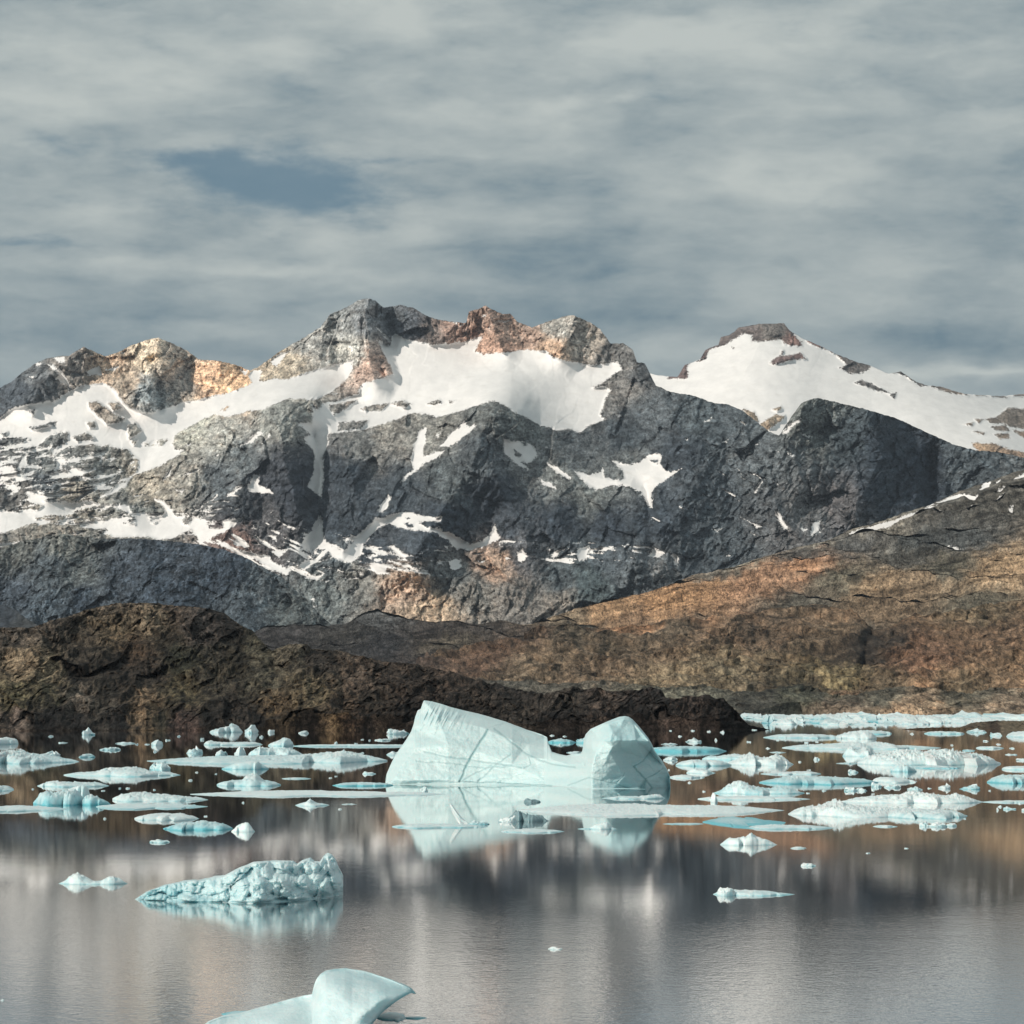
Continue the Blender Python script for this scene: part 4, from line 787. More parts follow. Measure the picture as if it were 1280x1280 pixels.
big_off = [(475, 985, 2.00), (475, 870, 14.00), (483, 978, 3.00), (484, 966, 5.00), (492, 975, 1.00), (500, 960, 2.40), (503, 932, 8.00), (515, 912, 10.00), (523, 888, 14.00), (530, 876, 15.00), (520, 975, 0.20), (560, 975, 0.00), (620, 975, 0.40), (680, 975, 1.60), (520, 935, 4.50), (560, 930, 4.00), (545, 893, 9.50),
           (600, 908, 8.80), (640, 925, 8.00), (664, 946, 5.20), (690, 950, 4.60), (600, 940, 3.60), (640, 955, 2.60), (560, 900, 9.00), (560, 884, 14.00), (600, 893, 16.00), (640, 905, 17.00), (683, 922, 18.00), (684, 935, 11.00), (660, 930, 10.50), (700, 946, 9.00), (710, 955, 6.00), (700, 970, 2.50), (715, 945, 12.00), (725, 945, 9.00), (712, 983, 0.20),
           (730, 983, 0.60), (735, 970, 0.80), (728, 955, 3.00), (733, 930, 6.00), (735, 918, 9.00), (742, 914, 7.00), (750, 925, 3.40), (745, 940, 2.00), (741, 955, 1.00), (739, 970, 0.60), (758, 928, 2.30), (762, 926, 1.40),
           (752, 975, 1.54), (770, 984, 3.33), (755, 955, 1.54), (762, 940, 1.79), (770, 955, 3.07), (780, 970, 5.26), (792, 984, 7.30), (766, 934, 2.18), (765, 915, 2.20), (776, 925, 2.40), (777, 938, 4.96), (788, 955, 7.30), (798, 970, 8.76), (812, 985, 10.65),
           (781, 896, 7.00), (760, 905, 5.00), (775, 910, 5.00), (792, 905, 8.00), (800, 920, 7.60), (778, 926, 2.70), (795, 925.5, 4.40), (811, 927, 6.40), (796, 955, 8.17), (813, 940, 12.84), (805, 948, 10.51), (808, 975, 9.92), (828, 957, 14.16), (822, 975, 12.55), (836, 975, 16.35), (838, 986, 16.05), (840, 990, 11.00), (845, 870, 16.00), (815, 929, 9.22), (640, 990, 0.00), (740, 990, 0.00)]
cr = [(B5((535, 275), (500, 330), (460, 400), (432, 468)), 2.2, 1.0), (B5((300, 355), (400, 378), (470, 385), (560, 400), (660, 415)), 2.0, .55), (B5((270, 392), (400, 400), (500, 415), (600, 412)), 1.5, .5),
      (B5((560, 270), (610, 310), (680, 365), (760, 400), (860, 415)), 1.8, .6), (B5((500, 465), (560, 410), (620, 365)), 1.8, .6), (B5((435, 470), (480, 440), (550, 405)), 1.6, .5), (B5((690, 375), (695, 400), (670, 418)), 1.6, .5),
      (B5((300, 255), (285, 275)), 1.2, .4), (B5((345, 205), (320, 260)), 1.3, .4), (B5((365, 235), (340, 290)), 1.3, .45), (B5((540, 265), (600, 250)), 1.1, .3),
      (B8((215, 725), (400, 655), (560, 695), (650, 710), (770, 765)), 1.3, .55), (B8((650, 700), (700, 650), (715, 610)), 1.1, .5), (B8((800, 560), (900, 670), (970, 760)), 1.8, .8), (B8((900, 670), (1000, 615), (1060, 570)), 1.2, .7),
      (B8((800, 555), (880, 505), (960, 400)), 1.3, .7), (B8((680, 335), (790, 325), (900, 320), (950, 360)), 1.0, .4), (B8((935, 540), (975, 600)), .8, .3), (B8((860, 740), (900, 690), (880, 760)), 4.0, 1.0), (B5((430, 468), (500, 470), (600, 473), (775, 482)), 1.1, .7)]
def big_rel(U_, V_, t_):
    r = 0.22 * fbm(U_ / 9, V_ / 7, 3, 4, .6) + 0.55 * fbm(U_ / 60, V_ / 26, 4, 3)
    fl = np.exp(-((V_ - (893 + (U_ - 540) * 0.16)) / 12.0) ** 2) * np.exp(-((U_ - 545) / 30.0) ** 2)     # fluting under the upper left edge
    r = r + 0.9 * fl * ridged((U_ + (V_ - 890) * 0.5) / 7.0, V_ / 40, 8, 2)
    sc_ = np.exp(-((U_ - 755) / 18.0) ** 2 - ((V_ - 950) / 60.0) ** 2)
    return r
def big_blue(U_, V_, t_):
    b = 0.05 + 0.16 * sstep(V_, 960, 980) + 0.34 * fbm(U_ / 55 + V_ / 40, V_ / 9, 9, 4)
    b += 0.45 * sstep(U_, 742, 775)
    return b
berg('iceberg', big_top, big_base, big_off, 'largest iceberg, pale and two peaked, a sloping slab left and rounded peak right', du=0.6, rows=170, thick=16, blurn=4, cracks=cr, relief=big_rel, bluefn=big_blue)

# ---- rubbly iceberg in the left foreground
def z7(*p): return zz(50, 1050, .3125, p)
rub_top = [(168, 1124.5), (172, 1122), (184, 1114), (206, 1106), (222, 1103), (237, 1100.5), (253, 1100), (268, 1096), (281, 1094), (292, 1088), (300, 1084), (309, 1081), (316, 1078), (332, 1076), (347, 1075.5), (366, 1076), (371, 1080), (378, 1075), (387, 1072.5), (393, 1077), (400, 1077), (404, 1070), (409, 1067),
           (414, 1067.5), (419, 1073), (423, 1083), (427, 1090), (430, 1097), (429, 1108), (428.5, 1119), (429, 1120.5)]
rub_base = [(168, 1125), (220, 1127), (316, 1129.5), (360, 1127), (429, 1121.5)]
rub_off = [(160, 1135, 1.5), (160, 1050, 5), (180, 1122, 0.4), (230, 1124, 0), (230, 1104, 2.2), (316, 1126, 0), (316, 1105, .8), (316, 1080, 3.0), (370, 1124, 0.2), (366, 1100, 1.0), (366, 1078, 3.4), (400, 1110, .8), (409, 1068, 3.4), (415, 1095, 1.4), (429, 1118, 2.2), (430, 1098, 3.4), (435, 1060, 5), (435, 1135, 2), (300, 1140, 0)]
def rub_rel(U_, V_, t_):
    wu = U_ + 3 * fbm(U_ / 14, V_ / 14, 21, 3); wv = V_ + 3 * fbm(U_ / 14, V_ / 14, 22, 3)
    r = 0
    for s_, a in ((26, 1.5), (13, .95), (6.5, .40), (3.0, .14)):
        f1, f2, pl, cid = cells(wu / s_, wv / s_, 31 + int(s_))
        r = r + a * (f1 ** 1.6 - 0.35 + 0.35 * pl + .2 * (cid - .5))
    return r * 0.95 * sstep(t_, 0, .08)
berg('rubble_iceberg', rub_top, rub_base, rub_off, 'lumpy rubble like iceberg tapering to its left, alone in the open front water', du=0.45, rows=150, thick=7, blurn=3, relief=rub_rel, rblur=6,
     bluefn=lambda U_, V_, t_: 0.22 + 0.35 * np.clip(fbm(U_ / 16, V_ / 14, 41, 3), 0, 1) + .12 * (1 - t_) + 0.2 * sstep(-U_, -290, -200), cat='iceberg', mat=ICE)

# ---- smooth wind-scoured iceberg at the lower edge of the picture
fg_top = [(262, 1277.5), (276, 1272), (300, 1268), (318, 1262), (340, 1256), (360, 1250), (380, 1245), (390, 1243.5), (391, 1238), (393, 1230), (396, 1223), (401, 1217), (407, 1213.5), (418, 1211.5), (431, 1210.5), (440, 1212), (455, 1214), (465, 1217), (480, 1222), (490, 1225.5), (500, 1230), (508, 1233.5), (514, 1237), (516, 1239.5)]
def fg():
    d = K / (1296.0 - VH)
    us = np.linspace(255, 520, 380)
    top = interp([(255, 1281)] + fg_top + [(520, 1242)], us)
    # underside: the raised wing overhangs on the right
    bot = interp([(255, 1300), (440, 1300), (462, 1284), (472, 1272), (482, 1262), (495, 1252), (508, 1244), (516, 1240.5), (520, 1242.5)], us)
    rows = 150
    t_ = np.linspace(0, 1, rows)[:, None]
    U_ = np.broadcast_to(us, (rows, len(us))).copy(); V_ = bot + t_ * (top - bot)
    pts = [(250, 1305, 0), (400, 1305, 0), (540, 1305, 0), (250, 1270, 2.5), (300, 1269, 3.4), (350, 1275, 1.8), (388, 1246, 5.6), (360, 1252, 5.0), (395, 1235, 3.6), (405, 1214, 6.0), (430, 1211, 7.0), (470, 1219, 6.6), (515, 1239, 5.0), (400, 1250, 2.4), (430, 1250, 1.8), (420, 1228, 3.2), (450, 1229, 3.8), (470, 1236, 3.0),
           (480, 1246, 1.6), (495, 1246, 2.2), (490, 1235, 4.4), (460, 1262, .8), (440, 1285, .3), (470, 1272, 1.6), (540, 1200, 8), (250, 1200, 8), (350, 1295, .2)]
    off = blur(tri_interp(pts, U_, V_), 320) + 0.10 * fbm(U_ / 20, V_ / 14, 3, 4, .6)
    lip = np.exp(-((V_ - bot) / 3.0) ** 2) * sstep(U_, 440, 456)
    off = off + lip * 0.5
    D = d + off
    X = (U_ - 640) / F * D; Z = CH + (VH - V_) / F * D; Y = D.copy()
    bl = 0.22 + 0.5 * lip + 0.18 * sstep(U_, 452, 500) + 0.15 * fbm(U_ / 30, V_ / 16, 4, 3) + 0.12 * sstep(-V_, -1262, -1215) * sstep(U_, 400, 430)
    wing = sstep(us, 440, 470)
    bx, by, bz = [], [], []
    n = 20
    for i in range(1, n + 1):
        q = i / n
        by.append(Y[-1] + 3.6 * math.sin(q * math.pi / 2)); bx.append(X[-1] - 0.5 * wing * q)
        zt = Z[-1] * math.cos(q * math.pi / 2)
        zt = zt * (1 - wing) + wing * (Z[0] + (Z[-1] - Z[0]) * math.cos(q * math.pi / 2))
        bz.append(zt - 0.6 * (1 - wing) * (1 if i == n else 0))
    # front skirt goes below water on the left, tucks under the wing on the right
    X = np.vstack([X[:1] - 2.2 * wing, X[:1] - 1.1 * wing, X, np.array(bx)]); Y = np.vstack([Y[-1:] + 3.5 * wing - (1 - wing) * (Y[-1:] - Y[:1]), Y[:1] + 1.2 * wing, Y, np.array(by)])
    Z = np.vstack([Z[:1] * wing - 1.2 * (1 - wing), Z[:1] + (-.3 * (1 - wing) + .1 * wing), Z, np.array(bz)])
    bl = np.vstack([bl[:1] + .5, bl[:1] + .4, bl, np.repeat(bl[-1:], n, 0)])
    cx, cy = float(X.mean()), float(Y.mean())
    o = mesh_obj('smooth_iceberg', np.stack([X - cx, Y - cy, Z], -1).reshape(-1, 3), grid_faces(X.shape[0], len(us)), ICE, {'blue': bl.ravel(), 'crack': bl.ravel() * 0})
    o.location = (cx, cy, 0)
    tag(o, 'smooth pale blue iceberg with an upswept wing, cut by the lower edge of the photo', 'iceberg')
fg()


# ---- floes, slabs and small bergs: (near end u0, u1, water line row, plan rows, profile, blue, roughness, label)
def P2(*a): return [(a[i], a[i + 1]) for i in range(0, len(a), 2)]
FL = [
 # far left group, off the dark hill
 ('ice_slab', -14, 22, 931, 2, P2(0, 3, .6, 8, .9, 7, 1, 1), .35, .5, 'rounded grey white ice slab at the far left edge, nearest the dark shore'),
 ('ice_floe', -25, 101, 955, 5, P2(0, 9, .22, 12, .34, 14, .5, 9, .62, 7, .8, 4, .9, 3, 1, 1), .4, 1.0, 'long blocky floe at the left edge with a low tail on its right'),
 ('tilted_ice_block', 47, 74, 946, 2, P2(0, 1.5, .45, 4, .8, 8, .95, 7, 1, 1), .3, .5, 'small tilted ice block sitting behind the blocky floe at the left edge'),
 ('ice_floe', -20, 17, 990, 4, P2(0, 5, .6, 5, 1, .5), .4, .8, 'small flat floe cut by the left edge, left of the long thin one'),
 ('ice_floe', 46, 137, 984, 3, P2(0, 2, .15, 6, .4, 4.5, .7, 4, .85, 3.5, 1, 1), .4, 1.0, 'thin knobbly floe just behind the turquoise domed floe on the left'),
 ('ice_floe', 78, 227, 971, 4, P2(0, 3, .3, 4.5, .38, 8, .62, 9, .72, 5, .85, 4, 1, 2), .35, .8, 'long thin floe with a low hump, second row on the left side'),
 ('ice_block', 187, 213, 963, 1, P2(0, 6, .5, 11, .9, 8, 1, 2), .5, .8, 'blue ice block behind the right end of the thin humped floe'),
 ('domed_floe', 41, 106, 1007, 3, P2(0, 10, .15, 15, .5, 14, .8, 19, 1, 16), .75, .8, 'turquoise sided floe with a ragged white top at the left'),
 ('domed_ice_block', 74, 116, 1004, 2, P2(0, 8, .35, 17, .65, 22, .85, 21, 1, 4), .5, .3, 'smooth domed ice block rising from the turquoise floe on the left'),
 ('ice_block', 102, 139, 1007, 2, P2(0, 11, .3, 12, .6, 8, .85, 5, 1, 1), .8, .8, 'small turquoise block with a jagged tail, right of the dome'),
 ('ice_floe', -25, 85, 1016, 8, P2(0, 3, .5, 4, 1, .6), .35, .5, 'flat grey white floe at the left edge, in front of the turquoise floe'),
 ('ice_floe', 139, 262, 1003, 6, P2(0, 8, .2, 9, .55, 6, .8, 3.5, 1, 1), .3, 1.0, 'thick snowy floe to the right of the domed turquoise one'),
 ('ice_floe', 118, 262, 1012, 7, P2(0, 3, .5, 2.2, .8, 1.5, 1, .6), .5, .6, 'thin low floe lying in front of the thick snowy floe on the left'),
 ('ice_floe', 232, 563, 997, 8, P2(0, 2, .4, 2.6, .8, 2, .95, 1.2, 1, .4), .2, .6, 'very long paper thin floe running to the foot of the big iceberg'),
 ('oval_floe', 167, 250, 1027, 7, P2(0, 4, .3, 6, .7, 5.5, .9, 4, 1, 1), .25, .4, 'smooth oval white floe in the middle of the left side'),
 ('ice_floe', 203, 292, 1039, 6, P2(0, 2, .25, 7, .6, 9, .9, 7, 1, 2), .85, .6, 'turquoise floe in front of the smooth oval white one'),
 ('ice_chunk', 289, 319, 1040, 1, P2(0, 3, .4, 8, .65, 11.5, .85, 5, 1, 1), .15, .9, 'white pointed chunk touching the right end of the turquoise floe'),
 ('ice_floe', 187, 212, 1054, 2, P2(0, 2.5, .5, 3, .9, 2, 1, .3), .5, 1, 'tiny blue floe alone in front of the turquoise floe on the left'),
 ('ice_floe', 73, 160, 1106, 3, P2(0, 1, .1, 5, .25, 12, .38, 8, .5, 2.5, .62, 3, .75, 9, .88, 8, 1, 1), .35, .9, 'low floe with two small humps, left of the rubbly iceberg'),
 ('small_iceberg', 262, 304, 916, 1.5, P2(0, 2, .4, 5, .65, 9.5, .85, 8, 1, 2), .35, .9, 'small white iceberg close under the dark shore, left of its lumpy neighbour'),
 ('small_iceberg', 306, 322, 917, 1, P2(0, 6, .4, 9, .8, 9, 1, 4), .35, 1.2, 'small upright lumpy berg beside the white one under the dark shore'),
 ('ice_chunk', 335, 343, 916, .6, P2(0, 2, .4, 5, .7, 4, 1, 1), .2, 1, 'small white chunk by the dark shore, between the upright lump and the low white chunk'),
 ('ice_chunk', 373, 386, 917, .6, P2(0, 1.5, .5, 4, 1, 1), .2, 1, 'low white chunk by the dark shore, third from the upright lumpy berg'),
 ('small_iceberg', 103, 119, 919, .8, P2(0, 3, .3, 6, .42, 9, .55, 5, 1, 2), .3, 1.2, 'small white berg with a pointed horn, near the dark shore on the left'),
 ('ice_floe', 73, 84, 929, .6, P2(0, 1, .5, 1.6, 1, .6), .2, .6, 'tiny thin floe below the horned berg on the left'),
 ('ice_floe', 145, 169, 930, 1, P2(0, 1.5, .5, 2, 1, .8), .3, .6, 'short thin floe to the right of the horned berg'),
 ('ice_chunk', 189, 204, 932, .8, P2(0, 3, .5, 6, .8, 5, 1, 1), .4, 1.2, 'small blue white lump right of the short thin floe'),
 ('ice_floe', 125, 151, 938, 1.2, P2(0, 1, .6, 4, 1, 2), .45, .5, 'small lens shaped floe below the short thin floe on the left'),
 ('ice_floe', 99, 119, 947, 1, P2(0, 1, .3, 4, .9, 4, 1, 1), .55, .5, 'small bluish lens of ice right of the blocky floe'),
 ('ice_floe', 254, 329, 932, 2.2, P2(0, 5, .08, 7, .2, 3, .6, 2.5, .85, 3, 1, 1), .35, .8, 'flat floe with a lump at its left end, below the white shore berg'),
 ('ice_floe', 335, 368, 933, 1.5, P2(0, 3, .4, 6, .7, 9, .95, 7, 1, 3), .45, .7, 'blue white berg with a sloping back, at the left end of a long thin strip'),
 ('ice_floe', 364, 560, 934, 2.5, P2(0, 2, .5, 2, 1, 1), .45, .5, 'long thin strip of ice that passes behind the big iceberg'),
 ('ice_chunk', 233, 253, 942, .8, P2(0, 2, .4, 5, .6, 7, 1, 1), .45, 1, 'small jagged chunk left of the two upright blocks'),
 ('ice_block', 269, 285, 946, 1, P2(0, 5, .4, 10, .7, 9, 1, 3), .4, .8, 'small upright block, left one of two behind the long humped floe'),
 ('ice_block', 293, 308, 947, 1, P2(0, 9, .5, 12, .8, 10, 1, 5), .4, 1.1, 'small upright knobbly block, right one of two behind the long humped floe'),
 ('ice_block', 310, 383, 946, 1.5, P2(0, 10, .25, 11, .45, 7, .7, 9, .85, 6, 1, 2), .5, 1, 'row of bluish broken blocks behind the long humped floe'),
 ('ice_floe', 176, 492, 955, 7, P2(0, 2, .2, 4, .45, 6, .6, 6, .75, 10, .83, 13, .9, 10, 1, 6), .35, .8, 'broad long floe with a hump on its right, left of the big iceberg'),
 ('ice_block', 277, 336, 962, 1.2, P2(0, 3, .35, 8, .75, 9.5, .95, 5, 1, 1), .6, .35, 'smooth bluish block in front of the broad humped floe'),
 ('ice_floe', 270, 352, 984, 5, P2(0, 5, .3, 6, .42, 6, .5, 13, .62, 13, .72, 6, 1, 4), .5, .6, 'floe with a round white boulder of ice on top, left of the big iceberg'),
 ('ice_floe', 352, 389, 974, 1, P2(0, 1, .5, 1.5, 1, 1), .35, .4, 'thin flat strip to the right of the floe carrying a round boulder'),
 ('ice_floe', 415, 492, 983, 2.2, P2(0, 1, .1, 3, .5, 4, 1, 3), .85, .4, 'teal flat floe touching the left side of the big iceberg'),
 ('ice_floe', 369, 412, 1008, 2.5, P2(0, 2, .3, 4, .42, 8, .52, 4, .7, 2, 1, 1), .35, .8, 'thin floe with a small peak, alone left of centre'),
 ('ice_floe', 427, 446, 1006, 1, P2(0, .8, .5, 1.4, 1, .5), .25, .6, 'small flat floe right of the thin floe with a small peak'),
 ('ice_chunk', 453, 470, 968, .8, P2(0, 4, .15, 5, .4, 2, 1, 2), .35, 1, 'small jagged chunk just left of the big iceberg'),
 ('ice_floe', 468, 488, 926, 1, P2(0, 1.5, .5, 2, 1, 2), .3, .8, 'thin floe by the shore just left of the small shore berg'),
 ('small_iceberg', 484, 511, 918, 1, P2(0, 6, .15, 8, .35, 4, .6, 5, .85, 5, 1, 1), .3, 1.1, 'small white shore berg behind the left shoulder of the big iceberg'),
 ('ice_floe', 420, 440, 941, .8, P2(0, .8, .5, 1.5, 1, .6), .35, .4, 'tiny thin strip above the hump of the broad floe'),
 ('ice_chunk', 483, 502, 944, 1, P2(0, 2, .5, 5, 1, 4), .4, .8, 'small blue lump tucked against the left flank of the big iceberg'),
 ('ice_block', 525, 535, 990, .5, P2(0, 4, .3, 6, .7, 6, 1, 3), .2, .8, 'little mushroom of ice on the thin floe before the big iceberg'),
 # in front of the big iceberg
 ('ice_floe', 489, 611, 1036, 5, P2(0, 3, .4, 3.2, .8, 2.4, 1, 1), .45, .5, 'thin flat floe lying over the reflection of the big iceberg, with a shard beside it'),
 ('ice_log', 585, 612, 1031, 1, P2(0, 3, .3, 4, .8, 4.5, 1, 2), .6, .5, 'dull log shaped block at the right end of the floe with the shard'),
 ('ice_floe', 626, 706, 1042, 5, P2(0, 3, .3, 2.4, .8, 2.2, 1, .8), .4, .5, 'thin flat floe right of centre in front of the big iceberg'),
 ('ice_floe', 640, 990, 1021, 15, P2(0, 3, .1, 4, .3, 5, .6, 5, .85, 4, 1, 1), .12, .7, 'largest flat snowy floe, right in front of the big iceberg'),
 ('ice_mushroom', 888, 897, 1003, .5, P2(0, 5, .35, 12, .65, 12, 1, 4), .2, .5, 'small pillar of ice standing on the back edge of the largest flat floe'),
 ('ice_floe', 752, 832, 999, 2.2, P2(0, 1, .3, 2.5, .6, 1.8, .8, 5, .93, 5.5, 1, 1), .35, .8, 'thin floe with a lump at its right end under the peak of the big iceberg'),
 ('ice_shard', 722, 772, 1037, 1.5, P2(0, .8, .3, 1.4, .45, 5, .72, 8.5, .82, 2, 1, .6), .3, .7, 'small sharp shard of ice over the reflection of the right peak'),
 ('ice_floe', 876, 984, 1034, 12, P2(0, 3, .4, 3.2, 1, .5), 1.35, .35, 'bright turquoise wedge of bare ice, in front of the largest flat floe'),
 ('ice_floe', 930, 1046, 1037, 4, P2(0, 1.5, .3, 4, .6, 3, 1, .8), .4, .8, 'thin jagged floe touching the right side of the bright turquoise wedge'),
 ('ice_floe', 828, 880, 1031, 2, P2(0, .6, .5, 1.2, 1, 1), .5, .4, 'thin grey strip left of the bright turquoise wedge'),
 ('pointed_iceberg', 900, 972, 1057, 2, P2(0, 1.5, .12, 9, .3, 8, .45, 10, .52, 15, .62, 10, .85, 6, 1, .6), .2, .6, 'small pale green white pointed iceberg in front of the bright turquoise wedge'),
 ('ice_floe', 988, 1008, 1061, 1, P2(0, 1, .5, 2, 1, 1), .15, .5, 'tiny flat floe right of the pointed white iceberg'),
 ('ice_chunk', 1001, 1020, 1083, .6, P2(0, 3, .15, 6, .3, 2, .6, 4, 1, .6), .3, 1.2, 'tiny jagged chunk below the tiny flat floe on the right'),
 ('ice_floe', 891, 994, 1120, 4, P2(0, 3, .06, 6, .5, 4.5, .8, 2.5, 1, .5), .45, .6, 'lone slender floe lowest on the right side'),
 ('ice_block', 896, 919, 1120, 1.2, P2(0, 10, .5, 12, 1, 10), .35, .5, 'square pale block on the left end of the lone slender floe'),
 ('ice_floe', 470, 509, 1279, 13, P2(0, 2, .5, 3, 1, 1), .35, .6, 'pale floe behind the upswept wing of the ice at the bottom edge'),
 ('ice_floe', 504, 534, 1274, 3, P2(0, 1.5, .5, 1.6, 1, .5), .9, .4, 'thin teal sliver right of the wing of the ice at the bottom edge'),
 ('ice_slab', 276, 352, 1272, 9, P2(0, 1.5, .4, 3, .8, 4, 1, 2), 1.0, .3, 'dull blue slab behind the low left end of the ice at the bottom edge'),
 ('ice_chunk', 685, 704, 1187, .8, P2(0, 1, .35, 4, .6, 3, 1, .5), .2, 1, 'tiny white chunk alone in the open water near the bottom centre'),
 ('ice_floe', 871, 1014, 1001, 4, P2(0, 3, .5, 3.4, 1, 1), .25, .6, 'thin flat floe directly behind the largest flat floe'),
 ('ice_floe', 891, 1007, 993, 3, P2(0, 2, .15, 9, .28, 15, .42, 8, .6, 5, .75, 8, .9, 4, 1, 1), .5, .9, 'floe with a ragged white crest and turquoise foot, right of the big iceberg'),
 ('ice_floe', 836, 881, 973, 2, P2(0, 2.5, .4, 3.5, 1, 1.5), .25, .6, 'thin floe touching the right side of the big iceberg, in front of the white lens'),
 ('ice_floe', 858, 895, 967, 1.5, P2(0, 4, .2, 6, .5, 5, 1, .6), .3, .5, 'white lens shaped floe just right of the big iceberg'),
 ('ice_slab', 804, 909, 940, 2, P2(0, 4, .3, 6, .6, 5.5, .9, 5, 1, 2), 1.2, .5, 'bright turquoise slab behind the right shoulder of the big iceberg'),
 ('ice_floe', 857, 877, 928, 1, P2(0, 2, .5, 4, 1, 1), .3, .9, 'small white lump behind the bright turquoise slab'),
 ('ice_floe', 826, 847, 931, .8, P2(0, .8, .5, 2, 1, .6), .2, .6, 'tiny thin strip left of the small white lump, behind the turquoise slab'),
 ('ice_chunk', 829, 847, 951, 1, P2(0, 2, .3, 5, .8, 4, 1, 1.5), .3, 1, 'knobbly little chunk right of the big iceberg peak'),
 ('ice_slab', 844, 915, 958, 2.5, P2(0, 5, .3, 7, .7, 6, 1, 4), .5, .4, 'smooth grey blue slab left of the crested white floe'),
 ('ice_slab', 877, 944, 951, 2, P2(0, 6, .3, 4, .6, 7, 1, 6), .45, .7, 'thin raised slab lying behind the smooth grey blue slab'),
 ('ice_floe', 906, 993, 957, 3, P2(0, 3, .2, 7, .38, 13, .5, 8, .62, 8, .72, 11, .85, 8, .95, 3, 1, 2), .2, 1.0, 'crested white floe with a row of bumps, centre right'),
 ('ice_floe', 950, 1027, 969, 3, P2(0, 1.2, .4, 2.6, .8, 3.4, 1, 2), .3, .4, 'thin flat floe in front of the row of bumps, centre right'),
 ('ice_floe', 947, 1100, 981, 5, P2(0, 4, .3, 8, .6, 7, .9, 5, 1, 3), .75, .6, 'long floe with a deep turquoise side, right of centre'),
 ('ice_floe', 1090, 1147, 979, 4, P2(0, 5, .3, 6, .7, 4, 1, .6), .2, .4, 'smooth white tongue of ice at the right end of the turquoise sided floe'),
 # right side, from the far ice towards us
 ('ice_floe', 953, 1052, 923, 2, P2(0, 2, .3, 4, .6, 4, 1, 3), .4, .7, 'thin floe just in front of the far ice field, left half'),
 ('ice_floe', 1044, 1096, 924, 2, P2(0, 5, .4, 7, .7, 9, .9, 6, 1, 2), .25, 1.0, 'humped white floe just in front of the far ice field'),
 ('ice_floe', 974, 1180, 937, 4, P2(0, 3, .2, 4, .35, 5, .45, 7, .52, 4, .62, 7, .7, 3, 1, 1.5), .3, .9, 'long knobbly floe in the second row from the far ice field'),
 ('small_iceberg', 1053, 1096, 946, 1.5, P2(0, 5, .2, 10, .45, 7, .65, 10.5, .85, 8, 1, 2), .35, 1.1, 'small twin peaked berg behind the broad bumpy floe on the right'),
 ('ice_floe', 1068, 1255, 958, 6, P2(0, 8, .06, 12, .2, 12, .32, 16, .42, 16, .5, 12, .6, 17, .68, 15, .78, 12, .88, 12, .95, 7, 1, 4), .25, 1.1, 'broad bumpy white floe with many humps, right side'),
 ('ice_floe', 1045, 1072, 955, 1, P2(0, .6, .6, 1.4, 1, 1), .3, .4, 'thin strip at the left end of the broad bumpy floe'),
 ('ice_block', 1113, 1146, 965, 1, P2(0, 6, .4, 8, .8, 6, 1, 2), .6, .9, 'bluish broken block in front of the broad bumpy floe'),
 ('ice_floe', 1144, 1202, 961, 2, P2(0, 2, .5, 3, 1, 1), .6, .6, 'thin teal floe in front of the broad bumpy floe'),
 ('ice_chunk', 1060, 1073, 966, .6, P2(0, 5, .3, 3, 1, 1), .4, 1, 'small forked chunk in front of the left end of the broad bumpy floe'),
 ('ice_floe', 1220, 1255, 936, 1.2, P2(0, 2, .5, 2.4, 1, 1.5), .3, .4, 'short flat strip near the right edge, below the rocky islet'),
 ('ice_floe', 1203, 1219, 939, 1, P2(0, 1, .5, 2, 1, 1), .55, .7, 'little blue floe left of the short flat strip near the right edge'),
 ('ice_floe', 1209, 1232, 916, 1.2, P2(0, 3, .5, 4.5, 1, 1), .4, .8, 'small white floe against the left end of the rocky islet'),
 ('ice_chunk', 1238, 1251, 920, .8, P2(0, 3, .6, 4, 1, 2), .4, 1, 'small chunk in front of the rocky islet'),
 ('ice_floe', 1258, 1296, 922, 2, P2(0, 2, .3, 5, .7, 7, 1, 6), .35, .7, 'white floe at the right edge in front of the rocky islet'),
 ('ice_floe', 1252, 1300, 963, 2.5, P2(0, 3.5, .5, 4, 1, 4), .4, .3, 'flat smooth strip at the right edge, above the turquoise shelf'),
 ('ice_floe', 1233, 1300, 980, 4, P2(0, 4, .25, 9, .6, 9, 1, 11), .75, .7, 'white floe with a turquoise shelf, cut by the right edge'),
 ('ice_block', 1055, 1072, 989, .8, P2(0, 4, .4, 6, 1, 3), .35, .9, 'small ice block, left one of a touching pair on the right side'),
 ('ice_block', 1071, 1084, 989, .8, P2(0, 4, .5, 5, 1, 1), .3, .9, 'small ice block, right one of a touching pair on the right side'),
 ('ice_chunk', 1089, 1102, 984, .8, P2(0, 3, .4, 6, 1, 2), .45, 1, 'small grey chunk between the touching pair and the two white lumps'),
 ('ice_chunk', 1105, 1126, 985, .8, P2(0, 3, .3, 4, .5, 2, .7, 5, 1, 2), .3, 1, 'two joined white lumps below the smooth white tongue'),
 ('ice_chunk', 1134, 1153, 988, .8, P2(0, 3, .25, 5, .5, 3, .7, 4.5, 1, 1), .35, 1, 'small knobbly chunk in the gap above the long humped white floe'),
 ('ice_chunk', 1173, 1188, 986, 1, P2(0, 2, .5, 4, .8, 7, 1, 3), .25, .8, 'small white chunk left of the smooth wedge on the right side'),
 ('ice_wedge', 1199, 1225, 987, 1.2, P2(0, .6, .5, 4, .9, 7, 1, 5), .6, .25, 'smooth grey blue wedge of ice rising to its right'),
 ('ice_floe', 1047, 1232, 1005, 5, P2(0, 2, .15, 6, .4, 8, .5, 12, .6, 10, .72, 7, .82, 10, .9, 6, 1, 1), .15, .9, 'long humped snowy floe on the right, behind the lumpy one with dark hollows'),
